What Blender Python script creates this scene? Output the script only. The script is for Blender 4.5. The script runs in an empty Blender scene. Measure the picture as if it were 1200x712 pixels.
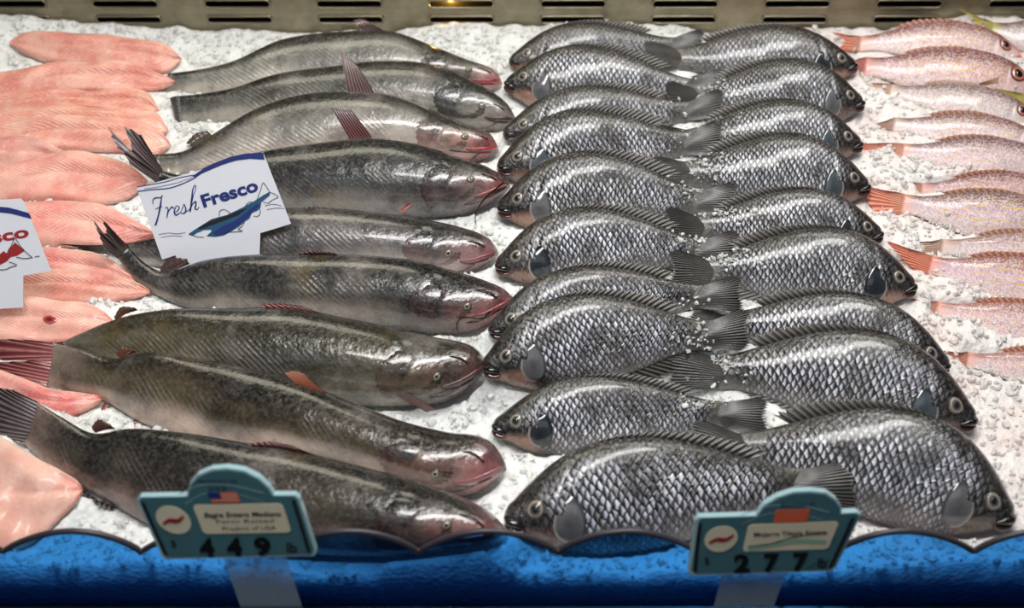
import bpy, math, random
import numpy as np
rng = np.random.default_rng(7); random.seed(7)
C = bpy.context.scene.collection
PI = math.pi
V3 = lambda *a: np.array(a, float)
def unit(v): v = np.asarray(v, float); return v/np.linalg.norm(v)
def s(r, g, b):
    f = lambda c: c/255/12.92 if c/255 <= .04045 else ((c/255+.055)/1.055)**2.4
    return np.array([f(r), f(g), f(b)])

# ------------------------------------------------------------------ camera
CAM = V3(0, -1.06, 1.06); FPX = 1500.0; cp = math.sqrt(.5)
R_, U_, F_ = V3(1, 0, 0), V3(0, cp, cp), V3(0, cp, -cp)
def ray(px, py): return R_*(px-600)/FPX + U_*(356-py)/FPX + F_
def at_z(px, py, z=0.0): d = ray(px, py); return CAM + d*((z-CAM[2])/d[2])
def at_y(px, py, y): d = ray(px, py); return CAM + d*((y-CAM[1])/d[1])
def on_plane(px, py, P0, n): d = ray(px, py); return CAM + d*(np.dot(P0-CAM, n)/np.dot(d, n))
cd = bpy.data.cameras.new('camera'); cam = bpy.data.objects.new('camera', cd); C.objects.link(cam)
cam.location = CAM; cam.rotation_euler = (math.radians(45), 0, 0)
cd.sensor_width = 36; cd.lens = FPX/1200*36; cd.clip_start = .05
cd.dof.use_dof = True; cd.dof.focus_distance = 1.5; cd.dof.aperture_fstop = 3.8
bpy.context.scene.camera = cam

# ------------------------------------------------------------------ node helpers
class NT:
    def __init__(s_, name):
        s_.m = bpy.data.materials.new(name); s_.m.use_nodes = True
        s_.t = s_.m.node_tree; s_.p = s_.t.nodes['Principled BSDF']; s_.out = s_.t.nodes['Material Output']
    def n(s_, typ, props=None, **inp):
        nd = s_.t.nodes.new(typ)
        for k, v in (props or {}).items(): setattr(nd, k, v)
        for k, v in inp.items(): s_.put(nd, k, v)
        return nd
    def put(s_, nd, k, v):
        if isinstance(k, str):
            key = int(k[1:]) if k[0] == 'i' and k[1:].isdigit() else k.replace('_', ' ')
        else: key = k
        sock = nd.inputs[key]
        if isinstance(v, bpy.types.NodeSocket): s_.t.links.new(v, sock)
        else: sock.default_value = v
    def set(s_, **kw):
        for k, v in kw.items(): s_.put(s_.p, k, v)
    def math(s_, op, a, b=0.0, clamp=False):
        nd = s_.n('ShaderNodeMath', {'operation': op, 'use_clamp': clamp}, i0=a, i1=b); return nd.outputs[0]
    def mix(s_, f, a, b, blend='MIX'):
        nd = s_.n('ShaderNodeMix', {'data_type': 'RGBA', 'blend_type': blend})
        s_.put(nd, 'i0', f); s_.put(nd, 'i6', a); s_.put(nd, 'i7', b); return nd.outputs[2]
    def ramp(s_, f, lo, hi, a=0.0, b=1.0):
        nd = s_.n('ShaderNodeMapRange', {'interpolation_type': 'SMOOTHSTEP'}, Value=f, From_Min=lo, From_Max=hi, To_Min=a, To_Max=b); return nd.outputs[0]
    def noise(s_, vec, scale, detail=3, rough=.55, dist=0.0):
        nd = s_.n('ShaderNodeTexNoise', None, Vector=vec, Scale=scale, Detail=detail, Roughness=rough, Distortion=dist); return nd.outputs[0]
    def attr(s_, name): return s_.n('ShaderNodeAttribute', {'attribute_name': name})
    def xyz(s_, x, y, z=0.0): return s_.n('ShaderNodeCombineXYZ', None, X=x, Y=y, Z=z).outputs[0]
    def bump(s_, h, strength, dist, nrm=None):
        nd = s_.n('ShaderNodeBump', None, Height=h, Strength=strength, Distance=dist)
        if nrm is not None: s_.put(nd, 'Normal', nrm)
        return nd.outputs[0]
def rgba(c): return (float(c[0]), float(c[1]), float(c[2]), 1.0)

def simple(name, col, rough=.5, metal=0.0, var=.06, **kw):
    m = NT(name); tc = m.n('ShaderNodeTexCoord')
    nz = m.noise(tc.outputs['Object'], 60, 3)
    m.set(Base_Color=m.mix(nz, rgba(np.array(col)*(1-var)), rgba(np.minimum(1, np.array(col)*(1+var)))), Roughness=rough, Metallic=metal, **kw)
    return m.m

def mat_tilapia():
    m = NT('tilapia_skin'); uv = m.n('ShaderNodeUVMap'); sp = m.n('ShaderNodeSeparateXYZ', None, Vector=uv.outputs[0])
    geo = m.n('ShaderNodeNewGeometry'); pos = geo.outputs['Position']
    nz = m.math('MULTIPLY', m.math('SUBTRACT', m.noise(pos, 70, 2), .5), .5)
    x = m.math('ADD', m.math('MULTIPLY', sp.outputs[0], 35.0), nz); y = m.math('MULTIPLY', sp.outputs[1], 22.0)
    vec = m.xyz(m.math('ADD', x, y), m.math('SUBTRACT', x, y))
    e = m.n('ShaderNodeTexVoronoi', {'feature': 'DISTANCE_TO_EDGE', 'voronoi_dimensions': '2D'}, Vector=vec, Scale=1.0, Randomness=.32).outputs['Distance']
    vc = m.n('ShaderNodeTexVoronoi', {'feature': 'F1', 'voronoi_dimensions': '2D'}, Vector=vec, Scale=1.0, Randomness=.32)
    csep = m.n('ShaderNodeSeparateColor', None, Color=vc.outputs['Color'])
    # crescent: bright rear of each scale, dark root
    loc = m.n('ShaderNodeVectorMath', {'operation': 'SUBTRACT'}, i0=vec, i1=vc.outputs['Position'])
    ls = m.n('ShaderNodeSeparateXYZ', None, Vector=loc.outputs[0])
    along = m.math('ADD', ls.outputs[0], ls.outputs[1])
    cres = m.ramp(along, .42, -.22)
    edge = m.ramp(e, .06, .17)
    mask = m.attr('mask').outputs['Fac']; col = m.attr('Col').outputs['Color']
    low = m.ramp(m.noise(pos, 30, 4, .6), .36, .58)
    hi = m.ramp(m.noise(pos, 420, 2), .3, .65, .6, 1.0)
    sil = m.math('MULTIPLY', edge, cres)
    sil = m.math('MULTIPLY', sil, mask)
    sil = m.math('MULTIPLY', sil, m.math('ADD', m.math('MULTIPLY', low, .85), .22))
    sil = m.math('MULTIPLY', sil, hi)
    sil = m.math('MULTIPLY', sil, m.math('ADD', m.math('MULTIPLY', csep.outputs[0], .7), .62), True)
    silc = m.mix(m.noise(pos, 22, 2), rgba(s(222, 230, 255)), rgba(s(240, 238, 238)))
    mot = m.ramp(m.noise(pos, 160, 5, .7), .42, .66)
    basec = m.mix(m.math('MULTIPLY', mot, .16), col, rgba(s(150, 140, 132)))
    basec = m.mix(m.math('MULTIPLY', m.ramp(m.noise(pos, 90, 4, .7), .5, .72), .8), basec, rgba(s(10, 9, 8)))
    c = m.mix(sil, basec, silc)
    h = m.math('ADD', m.math('MULTIPLY', m.math('MULTIPLY', m.ramp(e, 0, .3), mask), 1.0), m.math('MULTIPLY', m.noise(pos, 240, 3), .5))
    h = m.math('ADD', h, m.math('MULTIPLY', m.math('MULTIPLY', m.noise(pos, 95, 4, .65), m.math('SUBTRACT', 1.0, mask)), 3.0))
    m.set(Base_Color=c, Roughness=m.math('ADD', m.math('MULTIPLY', m.noise(pos, 300, 2), .22), .13), Normal=m.bump(h, .6, .0018), Coat_Weight=.5, Coat_Roughness=.12)
    m.put(m.p, 'Specular IOR Level', .7)
    return m.m
def mat_catfish():
    m = NT('catfish_skin'); uv = m.n('ShaderNodeUVMap'); sp = m.n('ShaderNodeSeparateXYZ', None, Vector=uv.outputs[0])
    pos = m.n('ShaderNodeNewGeometry').outputs['Position']
    mask = m.attr('mask').outputs['Fac']; col = m.attr('Col').outputs['Color']
    # slanted muscle bands that show on the flank
    av = m.math('MULTIPLY', m.math('ADD', sp.outputs[1], .012), -.8)
    ph = m.math('ADD', m.math('MULTIPLY', sp.outputs[0], 400.0), m.math('MULTIPLY', av, -520.0))
    ph = m.math('ADD', ph, m.math('MULTIPLY', m.noise(pos, 30, 2), 5.0))
    st = m.math('ADD', m.math('MULTIPLY', m.math('SINE', ph), .5), .5)
    st = m.math('MULTIPLY', m.math('MULTIPLY', st, mask), m.ramp(m.noise(pos, 16, 2), .40, .62))
    mot = m.math('MULTIPLY', m.ramp(m.noise(pos, 11, 4, .55), .34, .58), m.ramp(m.noise(pos, 50, 4, .6), .15, .50))
    fine = m.ramp(m.noise(pos, 210, 4, .7), .35, .7)
    c = m.mix(mot, m.mix(.5, col, rgba(s(12, 12, 10)), 'MULTIPLY'), col)
    c = m.mix(m.math('SUBTRACT', 1.0, mot), c, m.mix(.62, c, m.mix(.8, c, (0.05, .045, .035, 1), 'MULTIPLY')))
    c = m.mix(m.math('MULTIPLY', m.ramp(m.noise(pos, 15, 4, .6), .50, .74), .4), c, m.mix(.4, c, rgba(s(214, 205, 196))))
    c = m.mix(m.math('MULTIPLY', st, .15), c, rgba(s(190, 180, 170)))
    c = m.mix(m.math('MULTIPLY', fine, .07), c, rgba(s(190, 186, 180)))
    blot = m.ramp(m.noise(pos, 11, 4, .6), .58, .72)
    c = m.mix(m.math('MULTIPLY', blot, .35), c, rgba(s(110, 92, 52)))
    h = m.math('ADD', m.math('MULTIPLY', st, .35), m.math('ADD', m.math('ADD', m.math('MULTIPLY', m.noise(pos, 36, 3), 2.2), m.math('MULTIPLY', m.noise(pos, 120, 3, .6), .8)), m.math('MULTIPLY', m.noise(pos, 330, 4), .28)))
    m.set(Base_Color=c, Roughness=m.math('ADD', m.math('MULTIPLY', fine, .16), .17), Normal=m.bump(h, .5, .0022), Coat_Weight=.6, Coat_Roughness=.1)
    m.put(m.p, 'Specular IOR Level', .65)
    return m.m
def mat_snapper():
    m = NT('snapper_skin'); uv = m.n('ShaderNodeUVMap'); sp = m.n('ShaderNodeSeparateXYZ', None, Vector=uv.outputs[0])
    pos = m.n('ShaderNodeNewGeometry').outputs['Position']
    mask = m.attr('mask').outputs['Fac']; col = m.attr('Col').outputs['Color']
    x = m.math('MULTIPLY', sp.outputs[0], 84.0); y = m.math('MULTIPLY', sp.outputs[1], 84.0)
    vec = m.xyz(m.math('ADD', x, y), m.math('SUBTRACT', x, y))
    vo = m.n('ShaderNodeTexVoronoi', {'feature': 'F1', 'voronoi_dimensions': '2D'}, Vector=vec, Scale=1.0, Randomness=.5)
    cs = m.n('ShaderNodeSeparateColor', None, Color=vo.outputs['Color'])
    y2 = m.math('ADD', m.math('MULTIPLY', sp.outputs[1], 150.0), m.math('MULTIPLY', m.noise(pos, 45, 2), 5.0))
    yl = m.ramp(m.math('SINE', y2), .35, .9)
    yl = m.math('MULTIPLY', m.math('MULTIPLY', yl, mask), m.ramp(m.noise(pos, 130, 3), .38, .58))
    c = m.mix(m.math('MULTIPLY', m.ramp(vo.outputs['Distance'], .2, .65), .45), col, m.mix(.5, col, rgba(s(150, 90, 110)), 'MULTIPLY'))
    c = m.mix(m.math('MULTIPLY', m.math('MULTIPLY', m.math('GREATER_THAN', cs.outputs[0], .55), .38), m.attr('scale').outputs['Fac']), c, rgba(s(245, 232, 236)))
    c = m.mix(m.math('MULTIPLY', m.math('MULTIPLY', m.math('GREATER_THAN', cs.outputs[1], .74), .38), m.attr('scale').outputs['Fac']), c, rgba(s(150, 70, 110)))
    c = m.mix(m.math('MULTIPLY', yl, .85), c, rgba(s(222, 176, 20)))
    m.set(Base_Color=c, Roughness=.22, Normal=m.bump(m.math('ADD', vo.outputs['Distance'], m.noise(pos, 260, 2)), .35, .0012), Coat_Weight=.4, Coat_Roughness=.12)
    m.put(m.p, 'Subsurface Weight', .12); m.put(m.p, 'Subsurface Scale', .01)
    return m.m
def mat_fillet():
    m = NT('raw_fillet_flesh'); uv = m.n('ShaderNodeUVMap'); sp = m.n('ShaderNodeSeparateXYZ', None, Vector=uv.outputs[0])
    pos = m.n('ShaderNodeNewGeometry').outputs['Position']
    col = m.attr('Col').outputs['Color']
    av = m.math('ABSOLUTE', sp.outputs[1])
    ph = m.math('ADD', m.math('MULTIPLY', sp.outputs[0], 170.0), m.math('MULTIPLY', av, 330.0))
    ph = m.math('ADD', ph, m.math('MULTIPLY', m.noise(pos, 26, 3), 9.0))
    st = m.math('ADD', m.math('MULTIPLY', m.math('SINE', ph), .5), .5)
    n1 = m.noise(pos, 24, 5, .62)
    c = m.mix(m.ramp(n1, .36, .62), col, m.mix(.42, col, rgba(s(255, 220, 200))))
    c = m.mix(m.math('MULTIPLY', m.ramp(m.noise(pos, 15, 4, .6), .56, .74), .22), c, rgba(s(214, 110, 104)))
    c = m.mix(m.math('MULTIPLY', st, .09), c, rgba(s(250, 205, 190)))
    fine = m.noise(pos, 240, 4, .7)
    c = m.mix(m.math('MULTIPLY', m.ramp(fine, .5, .75), .35), c, rgba(s(255, 232, 220)))
    h = m.math('ADD', m.math('ADD', m.math('MULTIPLY', st, .35), m.math('MULTIPLY', n1, 1.6)), m.math('MULTIPLY', fine, .7))
    m.set(Base_Color=c, Roughness=.27, Normal=m.bump(h, .5, .0022), Coat_Weight=.35, Coat_Roughness=.15)
    m.put(m.p, 'Subsurface Weight', .22); m.put(m.p, 'Subsurface Scale', .012); m.put(m.p, 'Subsurface Radius', (1, .35, .25))
    return m.m
def mat_fin():
    m = NT('fin_membrane'); uv = m.n('ShaderNodeUVMap'); sp = m.n('ShaderNodeSeparateXYZ', None, Vector=uv.outputs[0])
    pos = m.n('ShaderNodeNewGeometry').outputs['Position']
    col = m.attr('Col').outputs['Color']
    st = m.math('ADD', m.math('MULTIPLY', m.math('COSINE', m.math('MULTIPLY', sp.outputs[0], 2*PI)), .5), .5)
    c = m.mix(m.ramp(st, .45, .95), m.mix(.6, col, (0.12, .1, .1, 1), 'MULTIPLY'), m.mix(.12, col, rgba(s(235, 225, 215))))
    c = m.mix(m.math('MULTIPLY', m.ramp(m.noise(pos, 120, 3), .5, .7), .35), c, m.mix(.7, col, (0.1, .08, .08, 1), 'MULTIPLY'))
    m.set(Base_Color=c, Roughness=.3, Normal=m.bump(st, .5, .001), Coat_Weight=.3)
    m.put(m.p, 'Specular IOR Level', .6)
    return m.m
def mat_attr(name, rough=.15, coat=.6):
    m = NT(name); col = m.attr('Col').outputs['Color']; pos = m.n('ShaderNodeNewGeometry').outputs['Position']
    c = m.mix(m.math('MULTIPLY', m.ramp(m.noise(pos, 150, 4, .7), .4, .65), .3), col, m.mix(.6, col, (0.15, .13, .13, 1), 'MULTIPLY'))
    m.set(Base_Color=c, Roughness=rough, Coat_Weight=coat, Coat_Roughness=.06)
    return m.m
def mat_ice():
    m = NT('crushed_ice'); pos = m.n('ShaderNodeNewGeometry').outputs['Position']
    vo = m.n('ShaderNodeTexVoronoi', {'feature': 'F1'}, Vector=pos, Scale=170.0)
    cs = m.n('ShaderNodeSeparateColor', None, Color=vo.outputs['Color'])
    sp = m.n('ShaderNodeSeparateXYZ', None, Vector=pos)
    pink = m.math('MULTIPLY', m.ramp(sp.outputs[0], .24, .42), m.ramp(m.noise(pos, 14, 4), .30, .70, .25, 1.0))
    base = m.mix(m.math('MULTIPLY', cs.outputs[0], .25), rgba(s(238, 240, 237)), rgba(s(206, 213, 216)))
    base = m.mix(m.math('MULTIPLY', pink, .28), base, rgba(s(248, 190, 178)))
    h = m.math('ADD', m.math('MULTIPLY', vo.outputs['Distance'], 1.0), m.math('MULTIPLY', m.noise(pos, 320, 3), .6))
    m.set(Base_Color=base, Roughness=.24, Normal=m.bump(h, .7, .003), IOR=1.31)
    m.put(m.p, 'Subsurface Weight', .5); m.put(m.p, 'Subsurface Scale', .02); m.put(m.p, 'Subsurface Radius', (.8, .9, 1))
    return m.m
def mat_panel():
    m = NT('blue_tinted_acrylic'); nt = m.t
    pos = m.n('ShaderNodeNewGeometry').outputs['Position']
    ng = m.n('ShaderNodeMapping', None, Vector=pos, Scale=(2.0, 1.0, 260.0))
    streak = m.noise(ng.outputs[0], 1.0, 3)
    tr = m.n('ShaderNodeBsdfTransparent', None, Color=m.mix(streak, rgba((.17, .48, .82)), rgba((.25, .58, .90))))
    gl = m.n('ShaderNodeBsdfGlossy', None, Color=(.75, .88, 1, 1), Roughness=m.math('ADD', m.math('MULTIPLY', streak, .2), .02))
    fr = m.n('ShaderNodeLayerWeight', None, Blend=.5)
    fa = m.math('ADD', m.math('MULTIPLY', m.math('POWER', fr.outputs['Facing'], 4.0), .35), .02)
    mx = m.n('ShaderNodeMixShader', None, i0=fa, i1=tr.outputs[0], i2=gl.outputs[0])
    nt.links.new(mx.outputs[0], m.out.inputs[0]); return m.m
def mat_clear():
    m = NT('clear_plastic'); nt = m.t
    tc = m.n('ShaderNodeTexCoord'); nz = m.noise(tc.outputs['Object'], 30, 3)
    tr = m.n('ShaderNodeBsdfTransparent', None, Color=(.80, .86, .9, 1))
    gl = m.n('ShaderNodeBsdfPrincipled', None, Base_Color=m.mix(nz, (.45, .55, .62, 1), (.6, .7, .76, 1)), Roughness=.12)
    mx = m.n('ShaderNodeMixShader', None, i0=.22, i1=tr.outputs[0], i2=gl.outputs[0])
    nt.links.new(mx.outputs[0], m.out.inputs[0]); return m.m
def mat_steel():
    m = NT('brushed_steel'); pos = m.n('ShaderNodeNewGeometry').outputs['Position']
    mp = m.n('ShaderNodeMapping', None, Vector=pos, Scale=(3, 3, 90)); nz = m.noise(mp.outputs[0], 4, 4)
    wet = m.noise(pos, 45, 4, .65)
    c = m.mix(wet, rgba(s(120, 112, 92)), rgba(s(186, 176, 150)))
    m.set(Base_Color=m.mix(m.math('MULTIPLY', nz, .4), c, rgba(s(90, 84, 70))), Metallic=.75, Roughness=m.math('ADD', m.math('MULTIPLY', nz, .2), .28), Normal=m.bump(wet, .25, .002))
    return m.m

M = dict(til=mat_tilapia(), cat=mat_catfish(), snap=mat_snapper(), fil=mat_fillet(), fin=mat_fin(), wet=mat_attr('wet_tissue'),
         ice=mat_ice(), panel=mat_panel(), clear=mat_clear(), steel=mat_steel(),
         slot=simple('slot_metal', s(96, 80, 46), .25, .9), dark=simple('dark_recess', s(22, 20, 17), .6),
         trim=simple('dark_rubber_edging', s(58, 54, 60), .35), tray=simple('black_tray', s(16, 18, 24), .25),
         card=simple('white_card', s(222, 224, 232), .45, var=.02), navy=simple('navy_ink', s(22, 42, 110), .5, var=.3),
         ink=simple('black_ink', s(18, 18, 24), .5), red=simple('red_ink', s(150, 30, 32), .5, var=.3), teal2=simple('blue_green_ink', s(28, 80, 110), .5, var=.4),
         teal=simple('teal_sign_face', s(64, 104, 112), .3, var=.12), rim=simple('pale_acrylic_edge', s(150, 180, 186), .2),
         cream=simple('cream_label', s(206, 198, 172), .5), orange=simple('orange_red_ink', s(206, 92, 58), .5, var=.2),
         marker=simple('black_marker', s(12, 12, 12), .25), pale=simple('pale_stripe_ink', s(214, 180, 160), .5), mint=simple('mint_ink', s(136, 172, 150), .5))

# ------------------------------------------------------------------ mesh helpers
def empty(name, label, cat, loc, group=None):
    o = bpy.data.objects.new(name, None); C.objects.link(o); o.location = loc; o.empty_display_size = .02
    o['label'] = label; o['category'] = cat
    if group: o['group'] = group
    return o
def mesh(name, verts, faces, mat, parent=None, uv=None, col=None, mask=None, scale=None, smooth=True, origin=None, label=None):
    verts = np.asarray(verts, float)
    # world position of the root
    base = V3(0, 0, 0); p = parent
    while p is not None: base = base + np.array(p.location); p = p.parent
    org = base if origin is None else np.asarray(origin, float)
    me = bpy.data.meshes.new(name); me.from_pydata((verts-org).tolist(), [], [tuple(f) for f in faces]); me.validate()
    o = bpy.data.objects.new(name, me); C.objects.link(o)
    if parent is not None: o.parent = parent
    o.location = org-base
    me.materials.append(mat)
    if smooth: me.polygons.foreach_set('use_smooth', [True]*len(me.polygons))
    li = np.empty(len(me.loops), int); me.loops.foreach_get('vertex_index', li)
    if uv is not None:
        l = me.uv_layers.new(name='UVMap'); l.data.foreach_set('uv', np.asarray(uv, np.float32)[li].ravel())
    if col is not None:
        col = np.broadcast_to(np.asarray(col, float), (len(verts), 3))
        a = me.color_attributes.new('Col', 'FLOAT_COLOR', 'POINT')
        a.data.foreach_set('color', np.hstack([np.clip(col, 0, 1), np.ones((len(verts), 1))]).astype(np.float32).ravel())
    for nm, arr in (('mask', mask), ('scale', scale)):
        if arr is not None:
            a = me.attributes.new(nm, 'FLOAT', 'POINT'); a.data.foreach_set('value', np.clip(arr, 0, 1).astype(np.float32))
    if label: o['label'] = label
    me.update(); return o
def gridfaces(n, m, wrap=False):
    f = []
    for i in range(n-1):
        for j in range(m if wrap else m-1):
            k = (j+1) % m; f.append((i*m+j, i*m+k, (i+1)*m+k, (i+1)*m+j))
    return f
def catmull(P, n, tt=None):
    P = np.asarray(P, float); k = len(P)
    ch = np.r_[0, np.cumsum(np.linalg.norm(np.diff(P, axis=0), axis=1))]; ch /= ch[-1]
    if tt is None: tt = np.linspace(0, 1, n)
    Tn = np.gradient(P, ch, axis=0) if k > 2 else np.tile((P[-1]-P[0]), (2, 1))
    out = []
    for t in tt:
        i = min(max(np.searchsorted(ch, t, 'right')-1, 0), k-2); h = ch[i+1]-ch[i]; u = (t-ch[i])/h
        out.append((2*u**3-3*u**2+1)*P[i]+(u**3-2*u**2+u)*h*Tn[i]+(-2*u**3+3*u**2)*P[i+1]+(u**3-u**2)*h*Tn[i+1])
    return np.array(out)
def tube_geo(path, r, sides=8):
    path = np.asarray(path, float); n = len(path); r = np.broadcast_to(r, (n,))
    T = np.gradient(path, axis=0); vs = []
    up = V3(.13, -.4, .9)
    for i in range(n):
        t = unit(T[i]); a = unit(np.cross(t, up)); b = np.cross(t, a)
        for j in range(sides):
            q = 2*PI*j/sides; vs.append(path[i]+r[i]*(a*math.cos(q)+b*math.sin(q)))
    f = gridfaces(n, sides, True)
    f.append(tuple(range(sides))[::-1]); f.append(tuple((n-1)*sides+j for j in range(sides)))
    return np.array(vs), f
def lerp(t, xs, ys): return np.interp(t, xs, ys)
def mixc(a, b, f): f = np.asarray(f)[..., None]; return a*(1-f)+b*f
def sm(x, a, b): u = np.clip((x-a)/(b-a), 0, 1); return u*u*(3-2*u)

# ------------------------------------------------------------------ resting heights
CELL = .005; X0, X1, Y0, Y1 = -1.0, 1.0, -.45, .65
NX, NY = int((X1-X0)/CELL), int((Y1-Y0)/CELL)
TOP = np.full((NX, NY), -9.0); BOT = np.full((NX, NY), 9.0)
def cells(P):
    i = np.clip(((P[:, 0]-X0)/CELL).astype(int), 0, NX-1); j = np.clip(((P[:, 1]-Y0)/CELL).astype(int), 0, NY-1); return i, j

class Body:
    """A lying body: paired outline pixels are dropped on a tilted plane through the place where it rests."""
    def __init__(b, pairs, width, wprof, tilt=22, cap=.05, n=72, m=32, p=1.0, rest=-.012, tol=.006, back=.9, lift=0.0):
        b.pairs = np.asarray(pairs, float); b.width, b.wprof, b.tilt, b.cap, b.p, b.back = width, wprof, math.radians(tilt), cap, p, back
        b.n_, b.m_ = n, m
        z = .03
        for k in range(7):
            b.place(z)
            if k == 0: z += rest-b.P[:, 2].min(); continue
            i, j = cells(b.P); c = (TOP[i, j]-b.P[:, 2]).max()
            if c > tol: z += c-tol
            elif k > 1: break
        z += lift; b.place(z)
        G = b.P.reshape(b.n_, b.m_, 3); G = np.concatenate([G, G[:, :1]], 1)
        for ax in (0, 1):
            for _ in range(2 if ax == 0 else 1):
                mid_ = (np.take(G, range(G.shape[ax]-1), ax)+np.take(G, range(1, G.shape[ax]), ax))/2
                G = np.concatenate([G, mid_], ax); o_ = np.argsort(np.r_[np.arange(0, G.shape[ax]-mid_.shape[ax]), np.arange(mid_.shape[ax])+.5], kind='stable'); G = np.take(G, o_, ax)
        Q = G.reshape(-1, 3); i, j = cells(Q); np.maximum.at(TOP, (i, j), Q[:, 2]); np.minimum.at(BOT, (i, j), Q[:, 2]); b.z = z
    def place(b, z):
        pr = b.pairs; mid = (pr[:, :2]+pr[:, 2:])/2
        A, B = at_z(*mid[0], z), at_z(*mid[-1], z)
        b.fwd = unit(B-A); a = b.fwd if b.fwd[0] > 0 else -b.fwd
        yv = V3(-a[1], a[0], 0); zz = V3(0, 0, 1); c, sn = math.cos(b.tilt), math.sin(b.tilt)
        b.ev = c*yv+sn*zz; b.n = -sn*yv+c*zz; b.P0 = (A+B)/2
        D = np.array([on_plane(x, y, b.P0, b.n) for x, y in pr[:, :2]]); W = np.array([on_plane(x, y, b.P0, b.n) for x, y in pr[:, 2:]])
        t = np.linspace(0, 1, b.n_); tt = 1-(1-t)**1.35
        mm = (D+W)/2; ch = np.r_[0, np.cumsum(np.linalg.norm(np.diff(mm, axis=0), axis=1))]; b.L = ch[-1]; ch = ch/ch[-1]
        def cr(P):
            Tn = np.gradient(P, ch, axis=0); out = []
            for q in tt:
                i = min(max(np.searchsorted(ch, q, 'right')-1, 0), len(P)-2); h = ch[i+1]-ch[i]; u = (q-ch[i])/h
                out.append((2*u**3-3*u**2+1)*P[i]+(u**3-2*u**2+u)*h*Tn[i]+(-2*u**3+3*u**2)*P[i+1]+(u**3-u**2)*h*Tn[i+1])
            return np.array(out)
        b.D, b.V = cr(D), cr(W); b.t = tt
        b.Mi = (b.D+b.V)/2; H = (b.D-b.V)/2
        b.hmax = np.linalg.norm(H, axis=1).max()
        r = np.where(tt > 1-b.cap, np.sqrt(np.clip(1-((tt-1+b.cap)/b.cap)**2, 0, 1)), 1.0) if b.cap > 0 else np.ones_like(tt)
        b.H = H*np.maximum(r, .02)[:, None]; b.w = b.width*b.hmax*lerp(tt, *b.wprof)*np.maximum(r, .03)
        b.h = np.linalg.norm(b.H, axis=1)
        b.phi = np.linspace(-PI, PI, b.m_, endpoint=False)
        co, si = np.cos(b.phi), np.sin(b.phi)
        cw = np.sign(co)*np.abs(co)**b.p*np.where(co < 0, b.back, 1)
        b.P = (b.Mi[:, None]+b.H[:, None]*si[None, :, None]+b.n*(b.w[:, None]*cw[None])[..., None]).reshape(-1, 3)
        b.SI = np.broadcast_to(si, (b.n_, b.m_)).ravel(); b.CO = np.broadcast_to(co, (b.n_, b.m_)).ravel(); b.T = np.repeat(b.t, b.m_)
        b.UV = np.stack([b.T, (b.h[:, None]*np.where(np.abs(b.phi) <= PI/2, b.phi, np.sign(b.phi)*PI-b.phi)[None]/b.L).ravel()], 1)
    def at(b, arr, t): return np.array([np.interp(t, b.t, arr[:, k]) for k in range(3)])
    def surf(b, t, phi, off=0.0):
        Mi, H, w = b.at(b.Mi, t), b.at(b.H, t), np.interp(t, b.t, b.w)
        co, si = math.cos(phi), math.sin(phi)
        P = Mi+H*si+b.n*w*math.copysign(abs(co)**b.p, co)
        nn = unit(unit(H)*si/max(np.linalg.norm(H), .003)+b.n*co/max(w, .003))
        return P+nn*off
    def px(b, x, y, off=0.0): return on_plane(x, y, b.P0+b.n*off, b.n)
    def solid(b, name, mat, root, col, mask=None, scale=None, disp=None):
        P = b.P if disp is None else b.P+disp
        f = gridfaces(b.n_, b.m_, True)
        f.append(tuple(range(b.m_))); f.append(tuple((b.n_-1)*b.m_+j for j in range(b.m_))[::-1])
        return mesh(name, P, f, mat, root, b.UV, col, mask, scale)
    def root(b, name, label, cat, group): return empty(name, label, cat, at_root(b.P), group)
def at_root(P): c = P.mean(0); return (float(c[0]), float(c[1]), float(P[:, 2].min()))

def patch(b, name, mat, root, tc, pc, R, Rp, dome, colf, sink=-.0008, rings=8, seg=28, shape=None, label=None):
    """domed elliptical plate laid on the body's skin; R and Rp are radii in metres along and across"""
    h = np.interp(tc, b.t, b.h); vs, cs, uv = [], [], []
    for i in range(rings+1):
        r = i/rings
        for j in range(seg):
            q = 2*PI*j/seg; k = shape(q) if shape else 1
            t = tc+R*k*r*math.cos(q)/b.L; ph = pc+Rp*k*r*math.sin(q)/max(h, .004)
            vs.append(b.surf(min(max(t, 0), .999), ph, sink+dome*math.sqrt(max(0, 1-r*r)))); cs.append(colf(r, q)); uv.append((t*20, ph*3))
    return mesh(name, vs, gridfaces(rings+1, seg, True), mat, root, uv, np.array(cs), label=label)
def fin(name, base, tip, root, cols, rays=12, pleat=.0012, nrm=None, jag=.0, bulge=.0, rows=7, mid=None, mat=None, label=None):
    """a pleated fan between a base curve and a tip curve (3-D points)"""
    nc = rays*4+1; tt = np.linspace(0, 1, nc)
    Bc = catmull(base, nc, tt); Tc = catmull(tip, nc, tt); vs, uv, cc = [], [], []
    c0, c1 = cols
    for k in range(nc):
        saw = .5+.5*math.cos(2*PI*k/4)
        for r in range(rows):
            f = r/(rows-1); e = f*(1-jag*(1-saw))
            P = Bc[k]*(1-e)+Tc[k]*e+nrm*(pleat*(saw-.5)*2*f+bulge*math.sin(PI*f*.9))
            vs.append(P); uv.append((k/4, f)); cc.append(c0*(1-f)+c1*f)
    return mesh(name, vs, gridfaces(nc, rows), mat or M['fin'], root, uv, np.array(cc), label=label)
def tube(name, path, r, root, col, mat=None, n=24, sides=8, label=None):
    p = catmull(path, n) if len(path) > 2 else np.linspace(path[0], path[1], n)
    rr = np.interp(np.linspace(0, 1, n), np.linspace(0, 1, len(r)), r) if np.ndim(r) else r
    v, f = tube_geo(p, rr, sides); return mesh(name, v, f, mat or M['wet'], root, None, col, label=label)
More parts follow.
